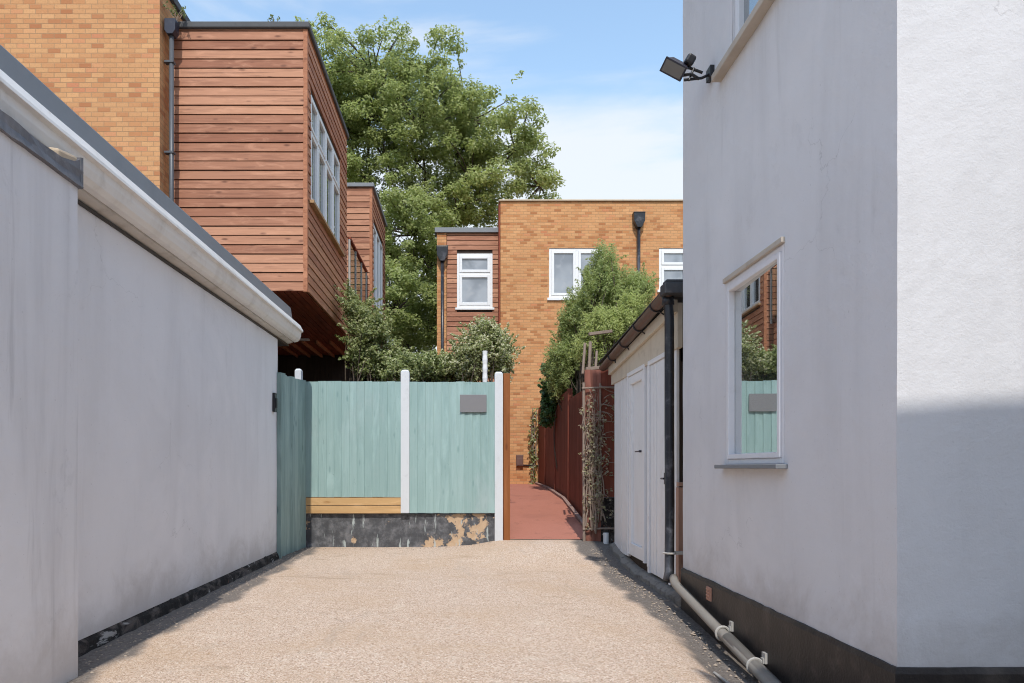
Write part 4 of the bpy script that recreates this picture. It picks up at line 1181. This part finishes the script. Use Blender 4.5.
def shoots(lobes, Y, depth, n, length, rad, leaves, r):
    """stray shoots reaching past the outline: strings of tiny leaf clumps"""
    out = []
    area = [l[2] * l[3] for l in lobes]; tot = sum(area)
    for l, ar in zip(lobes, area):
        y = Y + l[4]; s = y / FPX
        for _ in range(max(2, int(n * ar / tot))):
            d = Vector((r.gauss(0, 1), r.gauss(-.3, .7), r.gauss(.35, .9))).normalized()
            p = Vector((PX(l[0], y) + d.x * l[2] * s * .92, y + d.y * depth * .9, PZ(l[1], y) + d.z * l[3] * s * .92))
            g = (d + Vector((r.gauss(0, .4), r.gauss(0, .4), .35))).normalized(); L = length * r.uniform(.3, 1)
            k = max(3, int(L / rad * 1.1))
            for i in range(k):
                q = p + g * L * i / k + Vector((0, 0, -.15 * L * (i / k) ** 2))
                w = rad * (1 - .55 * i / k)
                out.append((tuple(q), (w, w, w), leaves))
    return out
# the big tree beyond the houses
TYY = 26.0
tr = thing("tree", "large leafy tree rising between the cedar bay and the orange brick house", "tree", (PX(405, TYY), TYY, .5))
rt = random.Random(5)
lobes = [(375, 80, 62, 40, 0), (345, 130, 60, 70, .5), (420, 130, 70, 58, -.5), (470, 122, 36, 46, .3), (515, 150, 36, 36, 0), (540, 186, 18, 18, .4), (470, 180, 55, 38, -.4),
         (360, 220, 50, 60, .6), (415, 235, 55, 55, -.8), (395, 310, 55, 50, -1.2), (445, 285, 40, 50, .2), (402, 58, 14, 14, 0), (507, 112, 10, 12, .2), (548, 165, 8, 10, 0), (328, 68, 30, 26, .3), (470, 215, 45, 28, .5), (428, 340, 30, 34, .6), (440, 75, 24, 22, 0)]
cl = lobe_clumps(lobes, TYY, 2.8, 1150, .42, 150, rt, .62, .40); ntc = len(cl)
cl += shoots(lobes, TYY, 2.8, 150, .6, .16, 9, rt)
foliage("crown", cl, .135, .075, MT['tree_leaf'], tr, up=1.15)
m = MB(); bx_ = PX(402, TYY)
m.tube([(bx_, TYY, .3), (bx_ + .1, TYY, 3), (bx_ + .05, TYY + .1, 6), (bx_ - .1, TYY, 8.5)], [.34, .27, .22, .17], 10)
mains = []
for l in lobes[:11]:
    y = TYY + l[4]; t = (PX(l[0], y), y, PZ(l[1], y))
    base = (bx_ + rt.uniform(-.05, .1), TYY, min(8.3, max(3.5, t[2] - 5 - rt.uniform(0, 1))))
    limb(m, base, t, .085, .035, .10, 8, rt); mains.append((base, t))
for c, rad, n in cl[:ntc:2]:
    bs = min((Vector(b).lerp(Vector(t), f) for b, t in mains for f in (.4, .6, .8, 1)), key=lambda p: (p - Vector(c)).length)
    limb(m, bs, c, .035, .010, .08, 4, rt)
m.build("trunk", MT['bark'], tr)

def shrub(name, label, cat, lobes, Y, depth, n, rad, leaves, L, W, mat, foot, seed, group=None, flat=.85, stems=True, stem_m=None, shoot=(60, .32, .055, 7)):
    r = random.Random(seed)
    t = thing(name, label, cat, foot, group)
    cl = lobe_clumps(lobes, Y, depth, n, rad, leaves, r, flat, .45)
    nm_ = len(cl)
    cl = cl + shoots(lobes, Y, depth, shoot[0], shoot[1], shoot[2], shoot[3], r)
    foliage("crown", cl, L, W, mat, t)
    cl = cl[:nm_]
    m = MB()
    for c, rd, k in (cl[::max(2, len(cl) // 70)] if stems else cl[::max(9, len(cl) // 18)]):
        limb(m, (foot[0] + r.uniform(-.12, .12), foot[1] + r.uniform(-.1, .1), foot[2]), c, .022, .006, .10, 6, r)
    # a few shoots reaching past the outline
    m.build("stem", stem_m or MT['bark'], t)
    return t
shrub("climbing_shrub", "leafy shrub climbing the corner below the balcony", "shrub",
      [(368, 345, 20, 36, 0), (384, 372, 28, 22, .1), (360, 315, 14, 18, .2), (352, 300, 7, 10, .3), (396, 365, 12, 16, 0), (378, 330, 12, 14, .1)], 13.0, .45, 330, .12, 80, .060, .038, MT['privet_leaf'], (PX(372, 13), 13.0, .35), 3, 'garden shrubs behind the green fence', flat=1.2, shoot=(110, .42, .05, 6))
shrub("garden_shrub", "mid green bush low behind the left fence panel and white post", "shrub",
      [(422, 370, 26, 16, 0), (444, 372, 20, 15, .1), (404, 374, 14, 12, .1)], 11.6, .4, 230, .10, 72, .050, .032, MT['privet_leaf'], (PX(425, 11.6), 11.6, .3), 4, 'garden shrubs behind the green fence', flat=1.2, shoot=(90, .34, .045, 6))
shrub("garden_shrub", "cream flecked variegated bush behind the white post nearest the path", "shrub",
      [(484, 354, 27, 26, 0), (464, 366, 20, 18, .1), (503, 358, 12, 22, 0), (484, 334, 16, 12, .1), (497, 340, 8, 8, 0)], 11.4, .4, 330, .095, 82, .046, .030, MT['varieg_leaf'], (PX(478, 11.4), 11.4, .3), 5, 'garden shrubs behind the green fence', stems=False, flat=1.2, shoot=(120, .34, .042, 6))
# right: tall olive green shrub with darker ivy below
shrub("tall_shrub", "tall pointed olive green shrub above the red fence", "shrub",
      [(603, 272, 18, 22, 0), (598, 300, 34, 30, 0), (580, 322, 22, 28, .2), (618, 300, 28, 30, .2), (570, 350, 18, 28, .2), (634, 290, 14, 18, .1), (596, 345, 26, 30, .2), (562, 380, 10, 20, .3), (641, 290, 12, 16, 0), (557, 362, 12, 28, .3), (574, 325, 16, 24, .2), (603, 256, 10, 10, 0)], 14.0, .6, 1250, .085, 62, .062, .019, MT['bush_leaf'], (PX(600, 14), 14.0, .4), 6, flat=2.1, shoot=(170, .30, .045, 7))
shrub("fern_shrub", "bright yellow green feathery shrub leaning over the shed gutter", "shrub",
      [(612, 326, 26, 18, 0), (594, 348, 20, 20, .1), (632, 308, 14, 14, .1), (600, 330, 20, 16, 0)], 12.7, .42, 560, .07, 62, .055, .015, MT['fern_leaf'], (PX(606, 12.7), 12.7, .4), 8, flat=2.1, shoot=(110, .28, .04, 7))
shrub("ivy", "dark glossy ivy spilling over the top of the red fence", "ivy",
      [(562, 376, 16, 22, 0), (557, 396, 11, 17, .1), (574, 362, 14, 20, -.2), (548, 402, 5, 22, .4), (566, 392, 12, 14, -.3)], 15.0, .35, 150, .14, 120, .085, .07, MT['ivy_leaf'], (2.25, 15.2, .5), 9, stems=False)
# thin sprigs of ivy on the brick beside the path
r = random.Random(21); t = thing("creeper", "thin sprigs of creeper hanging on brick at the far end of the path", "creeper", (X19(538), EY - .1, .8))
m = MB(); cl = []
for i in range(9):
    x = r.uniform(531, 543); y0 = r.uniform(405, 440); y1 = r.uniform(455, 484); ps = []
    for k in range(7):
        f = k / 6; p = (X19(x + r.uniform(-2, 2)), EY - .08 - r.uniform(0, .1), Z19(y0 + (y1 - y0) * f)); ps.append(p)
        if r.random() < .75: cl.append((p, (.10, .06, .09), 7))
    m.tube(ps, .010, 5)
m.build("stem", MT['twig'], t); foliage("leaves", cl, .09, .06, MT['privet_leaf'], t)
# bare vines over the red panel
r = random.Random(33); t = thing("vine", "tangle of bare woody vines over the weathered red panel", "vine", (XT(593), TY - .1, .15))
m = MB(); cl = []
for i in range(19):
    xa = r.uniform(584, 603); xb = r.uniform(584, 600); ya, yb = r.uniform(500, 541), r.uniform(376, 440); ps = []
    for k in range(11):
        f = k / 10; x = xa + (xb - xa) * f + math.sin(f * r.uniform(5, 9) + i) * 3; p = (XT(x), TY - .06 - .05 * abs(math.sin(i + f * 6)), ZT(ya + (yb - ya) * f)); ps.append(p)
        if r.random() < .35: cl.append((p, (.06, .03, .06), r.randint(3, 7)))
    m.tube(ps, [.011 - .008 * k / 10 for k in range(11)], 5)
    for k in range(2, 10, 2):
        e = Vector(ps[k]) + Vector((r.uniform(-.16, .2), r.uniform(-.08, .0), r.uniform(-.12, .18))); limb(m, ps[k], e, .005, .002, .3, 5, r); cl.append((tuple(e), (.04, .03, .05), 4))
for i in range(14):
    a = (XT(r.uniform(598, 604)), TY - .07, ZT(r.uniform(385, 470))); b = (a[0] + r.uniform(.05, .25), a[1] - .02, a[2] + r.uniform(-.15, .1)); limb(m, a, b, .007, .003, .2, 5, r); cl.append((b, (.05, .03, .05), 5))
m.build("stem", MT['twig'], t); foliage("leaves", cl, .05, .035, MT['dry_leaf'], t)
# weeds on the roofs
def weed(x, y, z, h, label, n=8):
    t = thing("weed", label, "weed", (x, y, z)); m = MB(); cl = []
    for i in range(n):
        e = (x + random.uniform(-.5, .5) * h, y + random.uniform(-.3, .3) * h, z + h * random.uniform(.5, 1)); limb(m, (x, y, z), e, .006, .003, .1, 4); cl.append((e, (.04, .04, .06), 7))
    m.build("stem", MT['twig'], t); foliage("leaves", cl, .06, .03, MT['weed_leaf'], t)
weed(PX(275, 10.9), 10.9, BZ1 + .095, .17, "tiny weed growing on the dark roof edge of the cedar bay", 4)
weed(px_ + .06, py_ + .03, 8.15, .28, "dry weed sprouting from the hopper of the left downpipe", 10)

# loose grit along the feet of the walls
r = random.Random(2); m = MB()
def stone(x, y, z, s):
    vs_ = [(x + s * a * r.uniform(.6, 1.2), y + s * b * r.uniform(.6, 1.2), z + s * .6 * c * r.uniform(.6, 1.2)) for a, b, c in ((1, 0, 0), (-1, 0, 0), (0, 1, 0), (0, -1, 0), (0, 0, 1), (0, 0, -1))]
    m.add(vs_, [(0, 2, 4), (2, 1, 4), (1, 3, 4), (3, 0, 4), (2, 0, 5), (1, 2, 5), (3, 1, 5), (0, 3, 5)])
for i in range(420):
    y = r.uniform(4.0, 10.0); x = -2.43 + abs(r.gauss(0, .12)); stone(x, y, drive_z(x, y), r.uniform(.004, .014))
for i in range(380):
    y = r.uniform(3.9, 9.6); x = 1.86 - abs(r.gauss(0, .12)); stone(x, y, drive_z(x, y), r.uniform(.004, .013))
for i in range(150):
    y = r.uniform(4.2, 9.7); x = 1.98 - abs(r.gauss(0, .07)) - .06; stone(x, y, drive_z(x, y) + .01, r.uniform(.006, .02))
for i in range(260):
    x = r.uniform(-2.3, .45); y = 10.17 - abs(r.gauss(0, .10)); stone(x, y, drive_z(x, y), r.uniform(.004, .016))
stuff(m.build("grit", MT['grit']))
